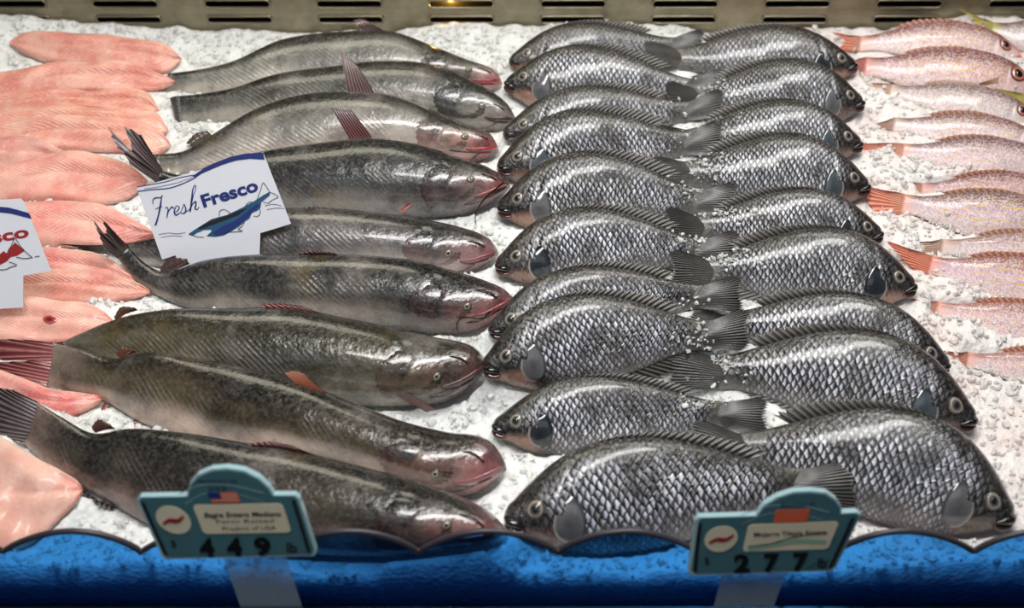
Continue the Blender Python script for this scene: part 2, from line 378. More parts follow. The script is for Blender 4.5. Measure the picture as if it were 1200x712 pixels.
def eye(b, root, t, ph, R, ring, iris, pup, dome=.35):
    e = patch(b, 'eye', M['wet'], root, t, ph, R, R, R*dome, lambda r, q: pup if r < .3 else iris if r < .62 else ring if r < .84 else ring*.25, sink=.0004)
    patch(b, 'pupil', M['wet'], e, t+.0005, ph, R*.42, R*.42, R*.16, lambda r, q: pup, sink=R*dome*.86)
    return e

# ------------------------------------------------------------------ fillets
FW = ([0, .08, .25, .6, .85, 1], [.35, .8, 1, 1, .85, .4])
fillets = [
 ([(12,50,53),(25,42,62),(60,39,75),(120,41,82),(170,49,84),(200,56,83),(213,65,73)], s(222,142,128), 'pink fish fillet lying alone at the back of the ice, furthest from the shopper'),
 ([(-25,92,128),(20,82,122),(60,74,114),(110,74,110),(160,76,108),(185,86,106),(206,94,98)], s(222,140,124), 'pink fillet with a pointed end touching the rearmost catfish tail, second from the back'),
 ([(-25,118,144),(20,108,140),(75,104,130),(110,108,130),(150,104,133),(178,113,135),(187,127,132)], s(226,148,128), 'pink fillet with a square-cut right end, third from the back of the fillet pile'),
 ([(-25,132,172),(20,130,168),(60,125,162),(110,127,158),(160,131,156),(188,136,162),(197,148,158)], s(232,162,140), 'peach-pink fillet with a rolled upper edge, fourth from the back, its end near bare ice'),
 ([(-25,152,190),(20,144,186),(55,137,178),(110,137,178),(150,140,180),(182,150,184),(200,164,175)], s(230,158,140), 'pale fillet lying under the raised dark catfish tail fork, fifth from the back'),
 ([(-25,163,208),(10,160,206),(45,163,202),(72,176,198),(92,186,191)], s(226,150,142), 'short pale fillet at the left edge with a whitish sheen, above the left sign card'),
 ([(-25,186,240),(20,190,238),(80,178,238),(125,184,240),(152,194,232),(173,208,217)], s(236,152,138), 'wide pink fillet whose right tip points at the upper corner of the blue FreshFresco card'),
 ([(-25,238,288),(30,236,288),(80,236,290),(120,241,291),(152,255,288),(183,272,277)], s(242,150,140), 'bright pink fillet between the two white sign cards, behind the slender catfish tail'),
 ([(-25,288,332),(30,288,330),(80,292,332),(120,300,334),(148,316,335),(166,328,332)], s(238,150,140), 'pink fillet just in front of the dark gap, right of the red fish card'),
 ([(-25,322,356),(25,320,355),(60,315,356),(110,318,357),(150,328,352),(177,339,345)], s(226,150,132), 'pink fillet with a brownish left part seen under the notch of the red fish card'),
 ([(-25,342,408),(20,346,406),(70,352,404),(110,358,396),(134,373,384)], s(246,170,154), 'light pink fillet with a small dark red bruise on it'),
 ([(-25,425,500),(20,440,494),(60,455,492),(100,461,482),(120,464,471)], s(232,132,128), 'pink fillet lying under the reddish forked catfish tail at the left edge'),
 ([(-25,498,655),(10,516,648),(42,535,634),(70,550,608),(97,566,582)], s(240,176,158), 'large peach fillet in the front left corner beside the blue guard'),
]
for st, col, lab in fillets:
    b = Body([(x, a, x, c) for x, a, c in st], .0, FW, tilt=9, cap=.06, n=60, m=36, rest=-.004, tol=.004, p=.55, back=.5) if False else None
    st = np.array(st, float); pr = np.stack([st[:, 0], st[:, 1], st[:, 0], st[:, 2]], 1)
    hh = (st[:, 2]-st[:, 1]).max()
    b = Body(pr, min(.40, 10/(hh/2)), FW, tilt=24, cap=.07, n=64, m=40, p=.6, rest=-.006, tol=.007, back=.5)
    root = b.root('fish_fillet', lab, 'fillet', 'pink fillets on the ice')
    T, S_ = b.T, b.SI
    # centre seam and undulating surface of the cut flesh
    seam = np.exp(-((S_-.18)/.09)**2)*(b.CO > 0)*sm(T, .08, .3)*(1-sm(T, .8, .97))
    ph = rng.uniform(0, 6)
    und = .0016*np.sin(T*9+ph+S_*3)+.0012*np.sin(T*21+ph*2-S_*5)+.0009*np.sin(S_*9+T*6)
    disp = b.n[None]*((und-.0028*seam)*(b.CO > 0))[:, None]
    k = mixc(np.tile(col, (len(T), 1)), s(176, 84, 68), seam*.45)
    k = mixc(k, s(252, 214, 190), sm(S_, .70, .98)*.5)
    k = mixc(k, s(170, 72, 58), (1-sm(S_, -.98, -.72))*.65)
    k = mixc(k, s(214, 104, 100), sm(.5+.5*np.sin(T*7+ph), .6, 1)*.35*(S_ > .2))
    b.solid('flesh', M['fil'], root, k, disp=disp)
    if 'bruise' in lab:
        patch(b, 'bruise', M['wet'], root, .55, -.02, .008, .005, .0008, lambda r, q: mixc(s(120, 20, 32)[None], s(220, 110, 105)[None], np.array([r*r]))[0], sink=.0012, label='dark red bruise')

# ------------------------------------------------------------------ catfish
CW = ([0, .12, .3, .5, .68, .8, .9, .96, 1], [.16, .3, .55, .82, .95, 1, .92, .78, .55])
grp = 'whole catfish laid side by side'
RED, MAROON, DFIN, ORG = s(150, 52, 54), s(96, 50, 52), s(66, 54, 54), s(196, 92, 40)
PURP = s(92, 66, 70); PINKF = s(204, 110, 106)
cats = [
 dict(lab='grey catfish rearmost of the whole catfish, its dorsal fin against bare ice', tone=(s(52,54,50), s(142,142,134), s(205,198,184)), head=.5,
  pairs=[(198,86,195,108),(230,82,228,110),(270,73,272,112),(330,47,335,110),(400,38,402,108),(460,38,458,105),(510,56,500,104),(550,72,538,106),(578,82,566,108),(592,93,585,105)],
  fins=[('dorsal_fin',[(427,39),(440,38),(456,40)],[(413,24),(424,22),(437,29)],(s(84,58,58),s(104,66,66)),.01),('tail_fin',[(199,87),(196,108)],[(188,94),(182,106),(186,117)],(PURP,PURP),.002)], eye=(.9,.05), lip=(s(196,60,70),)),
 dict(lab='dark grey catfish with a black tail stump on ice, second from the back', tone=(s(40,42,40), s(112,112,106), s(186,178,166)), head=.06,
  pairs=[(206,113,210,146),(235,110,238,146),(270,104,275,144),(320,88,325,142),(390,78,392,140),(450,72,452,142),(505,76,495,146),(550,94,538,150),(588,116,574,153),(609,138,600,151)],
  fins=[('tail_fin',[(210,112),(213,146)],[(199,116),(203,130),(207,147)],(s(40,38,38),s(52,48,48)),.002)], eye=(.9,-.1), lip=(s(90,60,62),)),
 dict(lab='pale grey catfish with a bright red mouth and red pectoral spine, third from the back', tone=(s(66,68,64), s(160,156,148), s(214,200,188)), head=.95,
  pairs=[(182,181,186,203),(215,177,222,206),(245,160,256,205),(300,128,310,200),(350,112,358,196),(410,108,412,190),(460,113,455,186),(505,129,495,186),(545,147,530,188),(576,159,563,189),(588,171,580,185)],
  fins=[('dorsal_fin',[(408,109),(422,108),(440,110)],[(399,61),(408,66),(418,76)],(s(110,78,78),s(124,96,92)),.012),('adipose_fin',[(225,172),(236,166),(248,158)],[(218,168),(228,157),(243,153)],(s(96,86,78),s(80,66,60)),.002),
        ('pectoral_fin',[(519,176),(516,167)],[(452,166),(450,161),(470,160)],(s(206,74,70),s(200,60,56)),.022),('tail_fin',[(183,181),(187,203)],[(174,184),(170,193),(176,203)],(PURP,PURP),.0)], eye=(.9,.05), lip=(s(214,60,62),),
  barb=[[(527,176),(545,178),(562,177),(571,168)]]),
 dict(lab='dark slate catfish with a visible round eye and tail fork raised beside the FreshFresco card', tone=(s(30,32,32), s(84,86,86), s(150,144,140)), head=.3,
  pairs=[(190,200,181,213),(215,205,212,232),(255,190,258,244),(310,177,315,250),(380,167,383,254),(440,162,442,256),(490,169,480,256),(535,184,520,254),(573,197,558,247),(601,214,594,227)],
  fins=[('dorsal_fin',[(411,165),(424,163),(438,163)],[(387,125),(398,127),(411,128)],(s(116,52,54),s(92,48,48)),.014),
        ('tail_fin',[(191,199),(187,205),(182,213)],[(166,158),(146,148),(152,176),(146,178),(126,148),(152,192)],(s(48,38,38),s(86,58,62)),.03),
        ('pectoral_fin',[(492,232),(484,242)],[(472,250),(470,248),(478,238)],(s(216,120,112),s(206,84,74)),.03)], eye=(.893,.12), lip=(s(212,110,104),),
  barb=[[(592,213),(580,222),(564,238),(557,254),(558,266)]]),
 dict(lab='silvery purple-grey catfish partly hidden by the FreshFresco card, its red snout over bare ice', tone=(s(62,60,60), s(138,132,132), s(196,188,184)), head=.4,
  pairs=[(128,287,130,298),(160,283,163,308),(200,274,203,316),(260,256,262,322),(320,245,325,322),(390,244,392,318),(440,249,438,318),(490,256,482,320),(535,265,520,323),(568,276,550,319),(588,290,580,307)],
  fins=[('dorsal_fin',[(340,249),(365,247),(396,247)],[(336,246),(352,243),(378,243)],(s(122,44,46),s(84,34,36)),.006),('tail_fin',[(130,287),(130,298)],[(100,288),(68,286),(96,293),(100,297)],(s(58,46,42),s(52,40,36)),.004)], eye=(.88,-.25), lip=(s(168,84,88),)),
 dict(lab='dark catfish in front of the FreshFresco card, slender twin-lobed tail over the fillets', tone=(s(38,38,36), s(78,76,72), s(150,136,126)), head=.55,
  pairs=[(150,288,138,302),(170,308,157,328),(195,319,188,348),(235,306,230,364),(300,298,298,372),(370,298,368,378),(430,299,425,382),(485,305,470,386),(535,318,515,391),(575,331,560,386),(607,346,598,363)],
  fins=[('dorsal_fin',[(352,300),(375,299),(405,301)],[(348,297),(362,294),(385,295)],(s(130,60,62),s(96,50,52)),.008),('adipose_fin',[(190,321),(200,318),(222,309)],[(188,313),(200,302),(220,303)],(s(84,66,62),s(76,56,54)),.004),
        ('tail_fin',[(151,288),(145,294),(138,303)],[(137,274),(120,258),(124,272),(117,272),(110,258),(121,288)],(s(48,40,38),s(96,66,68)),.03)], eye=(.9,-.15), lip=(s(176,70,80),),
  barb=[[(575,364),(566,373),(552,372),(540,373),(535,381),(537,390)]]),
 dict(lab='olive catfish with a red folded dorsal fin, third from the blue guard', tone=(s(60,56,34), s(112,104,72), s(176,166,148)), head=.22,
  pairs=[(72,401,78,412),(100,388,104,416),(135,374,140,428),(200,362,202,446),(270,361,270,462),(340,361,335,470),(400,371,388,474),(450,381,432,476),(500,393,478,476),(545,402,525,470),(575,416,562,450)],
  fins=[('dorsal_fin',[(318,364),(345,366),(390,372)],[(304,357),(325,355),(352,358)],(s(150,46,44),s(126,36,32)),.008),('adipose_fin',[(138,376),(144,370),(162,363)],[(134,371),(141,360),(158,360)],(s(100,64,44),s(84,58,40)),.004),
        ('pectoral_fin',[(510,479),(500,483)],[(456,446),(458,453),(470,466)],(s(120,84,80),s(130,98,94)),.030),('tail_fin',[(74,400),(78,412)],[(60,404),(56,410),(62,414)],(PURP,PURP),.0)], eye=(.9,-.2), lip=(s(120,70,70),)),
 dict(lab='olive brown catfish with reddish forked tail and upright orange dorsal fin', tone=(s(58,48,28), s(116,100,70), s(212,186,170)), head=.62,
  pairs=[(60,401,54,452),(95,409,88,462),(135,420,124,470),(175,412,160,492),(235,421,222,512),(300,433,285,526),(360,450,345,536),(420,474,405,548),(475,494,455,562),(525,506,500,576),(568,513,546,581),(598,538,588,563)],
  fins=[('dorsal_fin',[(362,462),(378,468),(396,473)],[(334,436),(345,434),(356,437)],(s(176,76,30),s(206,104,50)),.014),('adipose_fin',[(142,421),(150,417),(160,412)],[(136,413),(142,407),(156,409)],(s(110,66,56),s(86,58,46)),.004),
        ('tail_fin',[(62,401),(60,425),(55,452)],[(30,398),(-8,402),(-14,414),(34,422),(-12,426),(30,446)],(s(176,92,96),s(128,46,44)),.012),('anal_fin',[(122,470),(140,484),(162,494)],[(120,480),(131,494),(160,500)],(s(190,130,120),s(150,70,66)),.012)], eye=(.88,-.35), lip=(s(190,110,116),)),
 dict(lab='grey-brown catfish lying along the blue guard behind the 449 price sign, nearest the shopper', tone=(s(52,46,34), s(104,94,78), s(216,178,162)), head=.5,
  pairs=[(42,470,28,520),(75,490,60,548),(108,507,92,568),(150,502,135,592),(210,506,190,622),(280,517,262,640),(350,528,332,648),(420,545,402,652),(480,561,460,652),(535,579,515,646),(575,600,560,638),(598,619,592,630)],
  fins=[('dorsal_fin',[(300,523),(330,526),(372,534)],[(290,520),(312,517),(342,521)],(s(140,60,60),s(120,52,50)),.008),('adipose_fin',[(112,507),(122,504),(136,502)],[(108,499),(115,491),(130,497)],(s(92,62,54),s(84,58,50)),.004),
        ('tail_fin',[(44,470),(38,494),(28,520)],[(16,456),(-14,456),(-20,478),(-16,484),(-24,500),(-6,510)],(s(84,66,72),s(60,44,52)),.012),('anal_fin',[(92,568),(110,582),(136,594)],[(94,574),(108,588),(134,600)],(s(90,70,70),s(80,60,62)),.006)], eye=(.9,.0), lip=(s(170,40,52),)),
]
catbodies = []
for c in cats:
    b = Body(c['pairs'], .82, CW, tilt=38, cap=.045, n=96, m=40, p=1.0, tol=.022, back=.5)
    catbodies.append(b)
    root = b.root('catfish', c['lab'], 'fish', grp)
    T, S_ = b.T, b.SI; top, fl, be = [q*w_ for q, w_ in zip(c['tone'], (.27, .8 if cats.index(c) < 3 else .42, .8))]
    wob = .10*np.sin(T*17)+.07*np.sin(T*31+1)
    k = mixc(np.tile(be, (len(T), 1)), fl, sm(S_+wob, *((-.55, .05) if cats.index(c) < 3 else (-.8, -.2)))); k = mixc(k, top, sm(S_+wob*.9, .10, .72))
    hp = c['head']
    k = mixc(k, be*.8, (1-sm(T, .0, .13))*.55*(c['pairs'][0][0] < 100))
    k = mixc(k, s(206, 140, 134), hp*sm(T, .80, .92)*(1-sm(S_, -.15, .55))*.8)
    k = mixc(k, s(176, 88, 98) if cats.index(c) > 3 else s(196, 76, 80), min(1, hp*1.1)*sm(T, .91, .99)*(1-.7*sm(S_, .1, .9)))
    k = mixc(k, s(150, 110, 112), hp*.5*sm(T, .9, .99))
    k = mixc(k, s(196, 116, 110), .5*np.exp(-((T-.80)/.02)**2)*np.exp(-((S_+.35)/.35)**2)*hp)
    mk = sm(T, .04, .16)*(1-sm(T, .55, .74))*np.exp(-((S_+.15)/.5)**2)
    # gill-cover edge and head hollows as real relief
    gill = np.exp(-((T-.795-.02*np.cos(S_*2.2))/.012)**2)*(np.abs(S_) < .93)
    disp = b.n[None]*((-.0035*gill + .003*np.exp(-((T-.85)/.035)**2)*np.exp(-((S_+.2)/.4)**2))*(b.CO > 0))[:, None]
    b.solid('body', M['cat'], root, k, mk, disp=disp)
    for nm, ba, ti, cols, lift in c['fins']:
        o0 = .001+float(b.w[0]) if nm == 'tail_fin' else .003 if nm in ('dorsal_fin', 'adipose_fin') else lift*.8
        B3 = [b.px(x, y, o0 if nm != 'anal_fin' else 0) for x, y in ba]; T3 = [b.px(x, y, lift) for x, y in ti]
        fin(nm, B3, T3, root, cols, rays=13 if nm == 'tail_fin' else 5 if nm == 'adipose_fin' else 8, nrm=b.n, jag=.06, pleat=.0012 if nm != 'adipose_fin' else .0002, bulge=.003, mat=M['wet'] if nm == 'adipose_fin' else None)
    et, ep = c['eye']
    eye(b, root, et, ep, .0048, s(120, 116, 104), s(150, 146, 126), s(8, 8, 9), .45)
    lc = c['lip'][0]
    tube('lip', [b.surf(q, p_, .0) for q, p_ in ((.915, -.55), (.945, -.48), (.97, -.35), (.985, -.1), (.992, .3))], [.0008, .0016, .0022, .0024, .0012], root, lc*.62)
    tube('lip', [b.surf(q, p_, -.0005) for q, p_ in ((.915, -.62), (.94, -.7), (.965, -.72), (.982, -.7))], [.0008, .0015, .002, .0014], root, lc*.45)
    # gill cover: smooth plate behind the eye
    patch(b, 'gill_cover', M['cat'], root, .838, -.28, .042*b.L/.45, b.hmax*.62, .0022, lambda r, q: mixc(mixc(fl[None], s(196, 130, 124)[None], np.array([hp*.55]))[0][None], top[None], np.array([.5+.5*math.sin(q)]))[0]*(1 if r < .85 else .6), sink=-.0012)
    for bp in c.get('barb', []):
        W = np.interp(.93, b.t, b.w)
        tube('barbel', [b.px(x, y, W*(1.25-.9*i/len(bp))+.004) for i, (x, y) in enumerate(bp)], [.0012, .0010, .0006], root, s(16, 14, 14), n=30)
    for q, p_ in ((.962, .25), (.955, -.75)):
        P = b.surf(q, p_, .001)
        tube('barbel', [P, P-b.fwd*.012+b.ev*(.006 if p_ > 0 else -.008)+b.n*.002, P-b.fwd*.03+b.ev*(.004 if p_ > 0 else -.012)], [.0012, .0009, .0005], root, s(44, 30, 30), n=16)

# ------------------------------------------------------------------ tilapia
TS = np.array([0, .08, .18, .30, .45, .58, .68, .77, .84, .90, .95, .985, 1.0])
TD = np.array([.16, .175, .24, .35, .47, .52, .51, .44, .345, .245, .15, .092, .06])
TV = np.array([.16, .175, .25, .36, .46, .49, .48, .44, .37, .28, .185, .125, .085])
TW = ([0, .12, .3, .5, .65, .78, .88, .95, 1], [.18, .32, .62, .9, 1, .97, .82, .6, .4])
def tilapia_pairs(tail, snout, A, H, asym=0):
    T_, S_ = np.array(tail, float), np.array(snout, float); T_ = T_+(T_-S_)*.03; d = S_-T_; L = np.linalg.norm(d); u = d/L
    nrm = np.array([u[1], -u[0]]); nrm = nrm if nrm[1] < 0 else -nrm
    out = []
    for q, dd, vv in zip(TS, TD, TV):
        bow = A*(1-(2*q-1)**2); P = T_+d*q+nrm*bow
        sl = A*(-4*(2*q-1))/L; n2 = nrm-u*sl; n2 = n2/np.linalg.norm(n2)
        out.append(np.r_[P+n2*dd*H, P-n2*vv*H])
    return np.array(out)
tils = [
 # tail, snout, A, H, label, throat, tint
 ('L', (790,55), (596,72), 4, 66, 'brownish tilapia facing left, rearmost in the left-hand row, against the bare ice', .9, .35),
 ('R', (792,70), (1004,78), 5, 76, 'tilapia facing right with a pale grey belly, rearmost in the right-hand row', .8, .5),
 ('L', (808,106), (591,99), 5, 84, 'tilapia facing left with a gaping dark mouth and tan throat, second in the left-hand row', 1, .9),
 ('R', (815,118), (1012,122), 8, 82, 'tilapia facing right with lips slightly parted, second from the back in the right-hand row', .3, .95),
 ('L', (808,132), (589,157), 7, 74, 'mostly covered tilapia facing left, third from the back in the left-hand row', .3, .7),
 ('R', (805,166), (1010,170), 9, 82, 'tilapia facing right beside the lone pale orange tail, third from the back in its row', .4, .9),
 ('L', (806,170), (582,197), 9, 92, 'tilapia facing left with very silvery scales and a blue-grey gill, fourth in its row', .6, 1.0),
 ('R', (802,205), (1019,220), 9, 92, 'tilapia facing right with a drooping white-rimmed gill flap, fourth in its row', .5, 1.0),
 ('L', (818,240), (583,246), 16, 96, 'tilapia facing left with a diagonal crease across its flank, fifth in its row', .9, 1.0),
 ('R', (818,268), (1034,275), 9, 82, 'tilapia facing right, nose by an orange fish tail, fifth in the right-hand row', .3, .95),
 ('L', (820,298), (580,313), 15, 94, 'tilapia facing left with a blue gill patch and pale speckled belly, sixth in its row', .6, 1.0),
 ('R', (828,320), (1073,337), 13, 98, 'tilapia facing right with dark reddish scales and large grey gill flap, sixth in row', .9, .85),
 ('L', (822,350), (572,388), 14, 88, 'tilapia facing left, mostly covered, its black nose touching a catfish mouth, seventh in its row', .5, .75),
 ('R', (848,385), (1113,430), 19, 92, 'tilapia facing right with long dark head, seventh in the right-hand row', .2, .9),
 ('L', (828,396), (565,432), 16, 108, 'tilapia facing left with a dark tail flap lying under its belly, eighth in its row', 1, 1.0),
 ('R', (838,440), (1144,494), 24, 116, 'tilapia facing right with a broad black head over orange-stained ice, eighth in its row', .4, .85),
 ('L', (848,486), (576,500), 5, 94, 'tilapia facing left with neat scale rows, second from the blue guard in its row', .9, .9),
 ('R', (868,532), (1188,608), 26, 136, 'tilapia facing right, nearest the blue guard beside the 277 price sign', .3, 1.0),
 ('L', (938,572), (590,608), 12, 134, 'large tilapia facing left, nearest the blue guard, with a pale ringed eye', .4, 1.0),
]
DK = s(20, 18, 17)
for side, tail, snout, A, H, lab, thr, tint in tils:
    b = Body(tilapia_pairs(tail, snout, A, H), .54, TW, tilt=40, cap=.03, n=90, m=40, p=.96, tol=.016, back=.6)
    root = b.root('tilapia', lab, 'fish', 'tilapia in the left-hand row' if side == 'L' else 'tilapia in the right-hand row')
    T, S_ = b.T, b.SI; N_ = len(T); hs = b.hmax/.045
    k = np.tile(DK, (N_, 1))
    k = mixc(k, s(96, 90, 88), (1-sm(S_, -.75, -.1))*(1-sm(T, .72, .82))*.8)
    k = mixc(k, s(28, 26, 14), sm(S_, .36, .72)*(1-sm(T, .72, .85))*.8)
    k = mixc(k, s(21, 19, 18), sm(T, .76, .86))
    k = mixc(k, s(178, 132, 110), thr*.85*sm(T, .78, .86)*(1-sm(S_+.8*(T-.86), -.62, -.30))*(1-sm(T, .95, .985)))
    k = mixc(k, s(104, 100, 94), (1-sm(T, .02, .14))*.6)
    mk = tint*(1-.8*sm(T-.04*np.cos(S_*1.6), .74, .83)-.16*sm(T, .84, .9))*sm(T, .06, .22)*np.clip(1.0-.86*sm(S_, .34, .84)-.55*(1-sm(S_, -.85, -.35)), .08, 1)
    relief = (-.0022*np.exp(-((T-.765-.03*np.cos(S_*1.9))/.008)**2) + .0018*np.exp(-((T-.82)/.03)**2)*np.exp(-((S_+.1)/.5)**2)
              - .0022*np.exp(-((T-.955)/.006)**2)*np.exp(-((S_+.7)/.4)**2))*(b.CO > 0)*hs
    b.solid('body', M['til'], root, k, mk, disp=b.n[None]*relief[:, None])
    fx = b.fwd
    # dorsal fin: spiny, folded back along the ridge
    tq = np.linspace(.20, .72, 12)
    base = [b.surf(q, PI/2-.12, -.001) for q in tq]
    hgt = np.interp(tq, [.2, .3, .5, .66, .72], [.007, .0085, .007, .005, .002])*hs
    tip = [P+b.ev*h_*.62-fx*h_*2.3+b.n*.002 for P, h_ in zip(base, hgt)]
    fin('dorsal_fin', base, tip, root, (s(30, 28, 26), s(120, 116, 108)), rays=24, nrm=b.n, jag=.28, pleat=.0011*hs, rows=5, bulge=.001)
    # tail fin
    P0, P1, P2 = b.surf(.035, 1.1, .0006), b.surf(.06, 0, .0006), b.surf(.035, -1.1, .0006)
    ln = .165*b.L
    wv = rng.uniform(-.12, .12)*ln
    tip = [P0-fx*ln*.92+b.ev*(ln*.20+wv), P0-fx*ln*1.12+b.ev*(ln*.10+wv), P1-fx*ln*1.16+b.ev*wv, P2-fx*ln*1.1-b.ev*(ln*.10-wv), P2-fx*ln*.9-b.ev*(ln*.20-wv)]
    fin('tail_fin', [P0, P1, P2], [q+b.n*(.004+.002*i) for i, q in enumerate(tip)], root, (s(34, 32, 30), s(14, 13, 13)), rays=18, nrm=b.n, jag=.08, pleat=.0012, rows=8, bulge=.002)
    # anal fin under the belly
    fin('anal_fin', [b.surf(q, -PI/2+.25, -.001) for q in (.18, .28, .40)], [b.surf(q, -PI/2+.1, .001)-b.ev*.012*hs-fx*.02*hs for q in (.12, .24, .38)], root, (s(60, 56, 52), s(40, 38, 36)), rays=8, nrm=b.n, jag=.3, pleat=.001, rows=5)
    if side == 'L' and thr >= .9:
        pb = [b.surf(.78, -1.35, .0005), b.surf(.74, -1.35, .0005), b.surf(.70, -1.35, .0005)]
        fin('pelvic_fin', pb, [pb[0]-b.ev*.014*hs+fx*.020*hs, pb[1]-b.ev*.024*hs+fx*.012*hs, pb[2]-b.ev*.020*hs-fx*.004], root, (s(150, 104, 78), s(120, 84, 62)), rays=7, nrm=b.n, jag=.12, pleat=.0008, rows=5)
    # gill cover, smooth and bluish
    gc = [s(84, 94, 100), s(50, 56, 62), s(112, 112, 114)][int(rng.integers(3))]
    ed = s(170, 158, 150)
    patch(b, 'gill_cover', M['wet'], root, .806, -.34, .050*b.L, b.hmax*.50, .0024*hs,
          lambda r, q: gc*(.55+.45*r) if r < .8 else (ed if math.cos(q) > .2 else gc*.35), sink=-.0004, shape=lambda q: 1+.12*math.cos(2*q+.6), label='smooth blue-grey gill cover')
    er = .030*b.L
    eye(b, root, .902, .22, er, s(150, 142, 128), s(84, 80, 76), s(34, 35, 38), .38)
    # lips: upper and lower, parted
    up = [b.surf(.945, -.50, .0005), b.surf(.968, -.30, .001), b.surf(.988, .0, .001), b.surf(.993, .55, .0005)]
    lo = [b.surf(.945, -.72, .0005), b.surf(.97, -.85, .0012), b.surf(.99, -.80, .0016), b.surf(.996, -.5, .001)]
    tube('lip', up, [.0012*hs, .0026*hs, .0036*hs, .002*hs], root, s(26, 22, 21))
    tube('lip', lo, [.0012*hs, .0028*hs, .0034*hs, .002*hs], root, mixc(s(44, 34, 32)[None], s(120, 66, 58)[None], np.array([thr*.5]))[0])

# ------------------------------------------------------------------ pink snappers
SS = np.array([0, .1, .22, .38, .55, .68, .78, .86, .92, .97, 1.0])
SD = np.array([.19, .2, .29, .42, .5, .51, .46, .37, .26, .15, .07])
SV = np.array([.19, .2, .3, .42, .49, .48, .43, .36, .28, .2, .12])
SW = ([0, .12, .35, .6, .75, .88, 1], [.2, .34, .75, 1, .95, .75, .35])
def snap_pairs(tail, snout, A, H):
    T_, S_ = np.array(tail, float), np.array(snout, float); d = S_-T_; L = np.linalg.norm(d); u = d/L; nrm = np.array([u[1], -u[0]])
    return np.array([np.r_[T_+d*q+nrm*(A*(1-(2*q-1)**2)+H*dd), T_+d*q+nrm*(A*(1-(2*q-1)**2)-H*vv)] for q, dd, vv in zip(SS, SD, SV)])
ORA, YEL = (s(240, 176, 150), s(244, 130, 96)), (s(206, 196, 110), s(214, 186, 20))
PK = (s(196, 120, 108), s(236, 204, 202), s(244, 228, 222))
GR = (s(150, 132, 118), s(196, 186, 182), s(226, 214, 208))
RD = (s(168, 92, 84), s(214, 160, 158), s(240, 222, 218))
snaps = [
 ((1160,37),(1335,62),2,60,'pale fish at the far right corner showing its yellow tail against the steel panel',GR,YEL,[(1150,22),(1124,11),(1142,26),(1140,33),(1152,44)],.2),
 ((1006,52),(1197,66),10,48,'pink snapper with its whole head in view, below the yellow tail at the back',PK,ORA,[(994,42),(974,38),(990,49),(982,58),(998,60)],.5),
 ((1012,78),(1213,100),2,60,'red-backed snapper with a big dark eye close to the right edge',RD,(s(214,140,130),s(210,110,104)),[(1004,70),(998,72),(1002,79),(1000,86),(1006,88)],.6),
 ((1200,121),(1400,150),2,50,'fish mostly outside the right edge, only its yellowish tail showing over a grey fish head',GR,YEL,[(1188,108),(1164,104),(1182,114),(1180,122),(1192,130)],.1),
 ((1042,107),(1216,142),3,46,'grey-backed fish with a faded orange tail buried in ice, third of the whole pink fish',GR,(s(226,196,176),s(240,170,120)),[(1030,98),(1008,98),(1018,107),(1012,116),(1032,116)],.15),
 ((1046,146),(1226,172),3,46,'brown-backed pale snapper with its thin tail buried in ice',(s(160,104,80),s(232,214,216),s(246,232,226)),(s(220,190,180),s(226,170,150)),[(1038,142),(1026,146),(1034,148),(1030,152),(1040,152)],.45),
 ((1056,177),(1242,197),2,48,'grey-pink snapper with an orange tail stretching left onto bare ice below a tilapia nose',(s(150,112,104),s(222,200,204),s(240,224,220)),ORA,[(1030,168),(988,170),(1012,177),(1020,182),(1040,184)],.3),
 ((1078,222),(1254,228),3,40,'slim pink snapper lying directly behind the yellow-striped one',RD,(s(226,170,150),s(228,150,126)),[(1060,214),(1030,216),(1048,222),(1046,226),(1064,228)],.35),
 ((1056,238),(1262,266),-2,60,'yellow-striped snapper with a broad orange tail fork near the middle of the right side',(s(150,112,100),s(204,172,186),s(236,222,220)),(s(244,170,140),s(244,118,82)),[(1040,224),(1000,218),(1016,236),(1030,252),(1046,252)],1.0),
 ((1102,289),(1292,305),2,48,'pinkish fish half buried in ice, behind the one with the sloping orange tail',(s(204,160,140),s(222,200,204),s(240,226,222)),(s(232,200,180),s(232,190,166)),[(1090,284),(1076,284),(1084,290),(1080,295),(1092,297)],.3),
 ((1088,310),(1292,342),-2,58,'yellow-striped snapper whose orange tail slopes up to a tilapia mouth',(s(196,112,88),s(214,172,190),s(240,222,220)),(s(244,150,118),s(244,136,104)),[(1066,292),(1038,283),(1052,297),(1064,310),(1078,320)],1.0),
 ((1096,362),(1292,392),-1,50,'pink snapper half covered with ice, second from the front on the right side',(s(220,130,104),s(232,190,190),s(246,228,224)),ORA,[(1084,354),(1066,350),(1078,359),(1078,366),(1090,370)],.35),
 ((1132,421),(1312,446),0,48,'pink snapper mostly buried in ice, frontmost on the right side',(s(226,140,112),s(234,196,192),s(246,230,226)),ORA,[(1122,414),(1104,411),(1116,418),(1114,425),(1126,428)],.2),
]
snapb = []
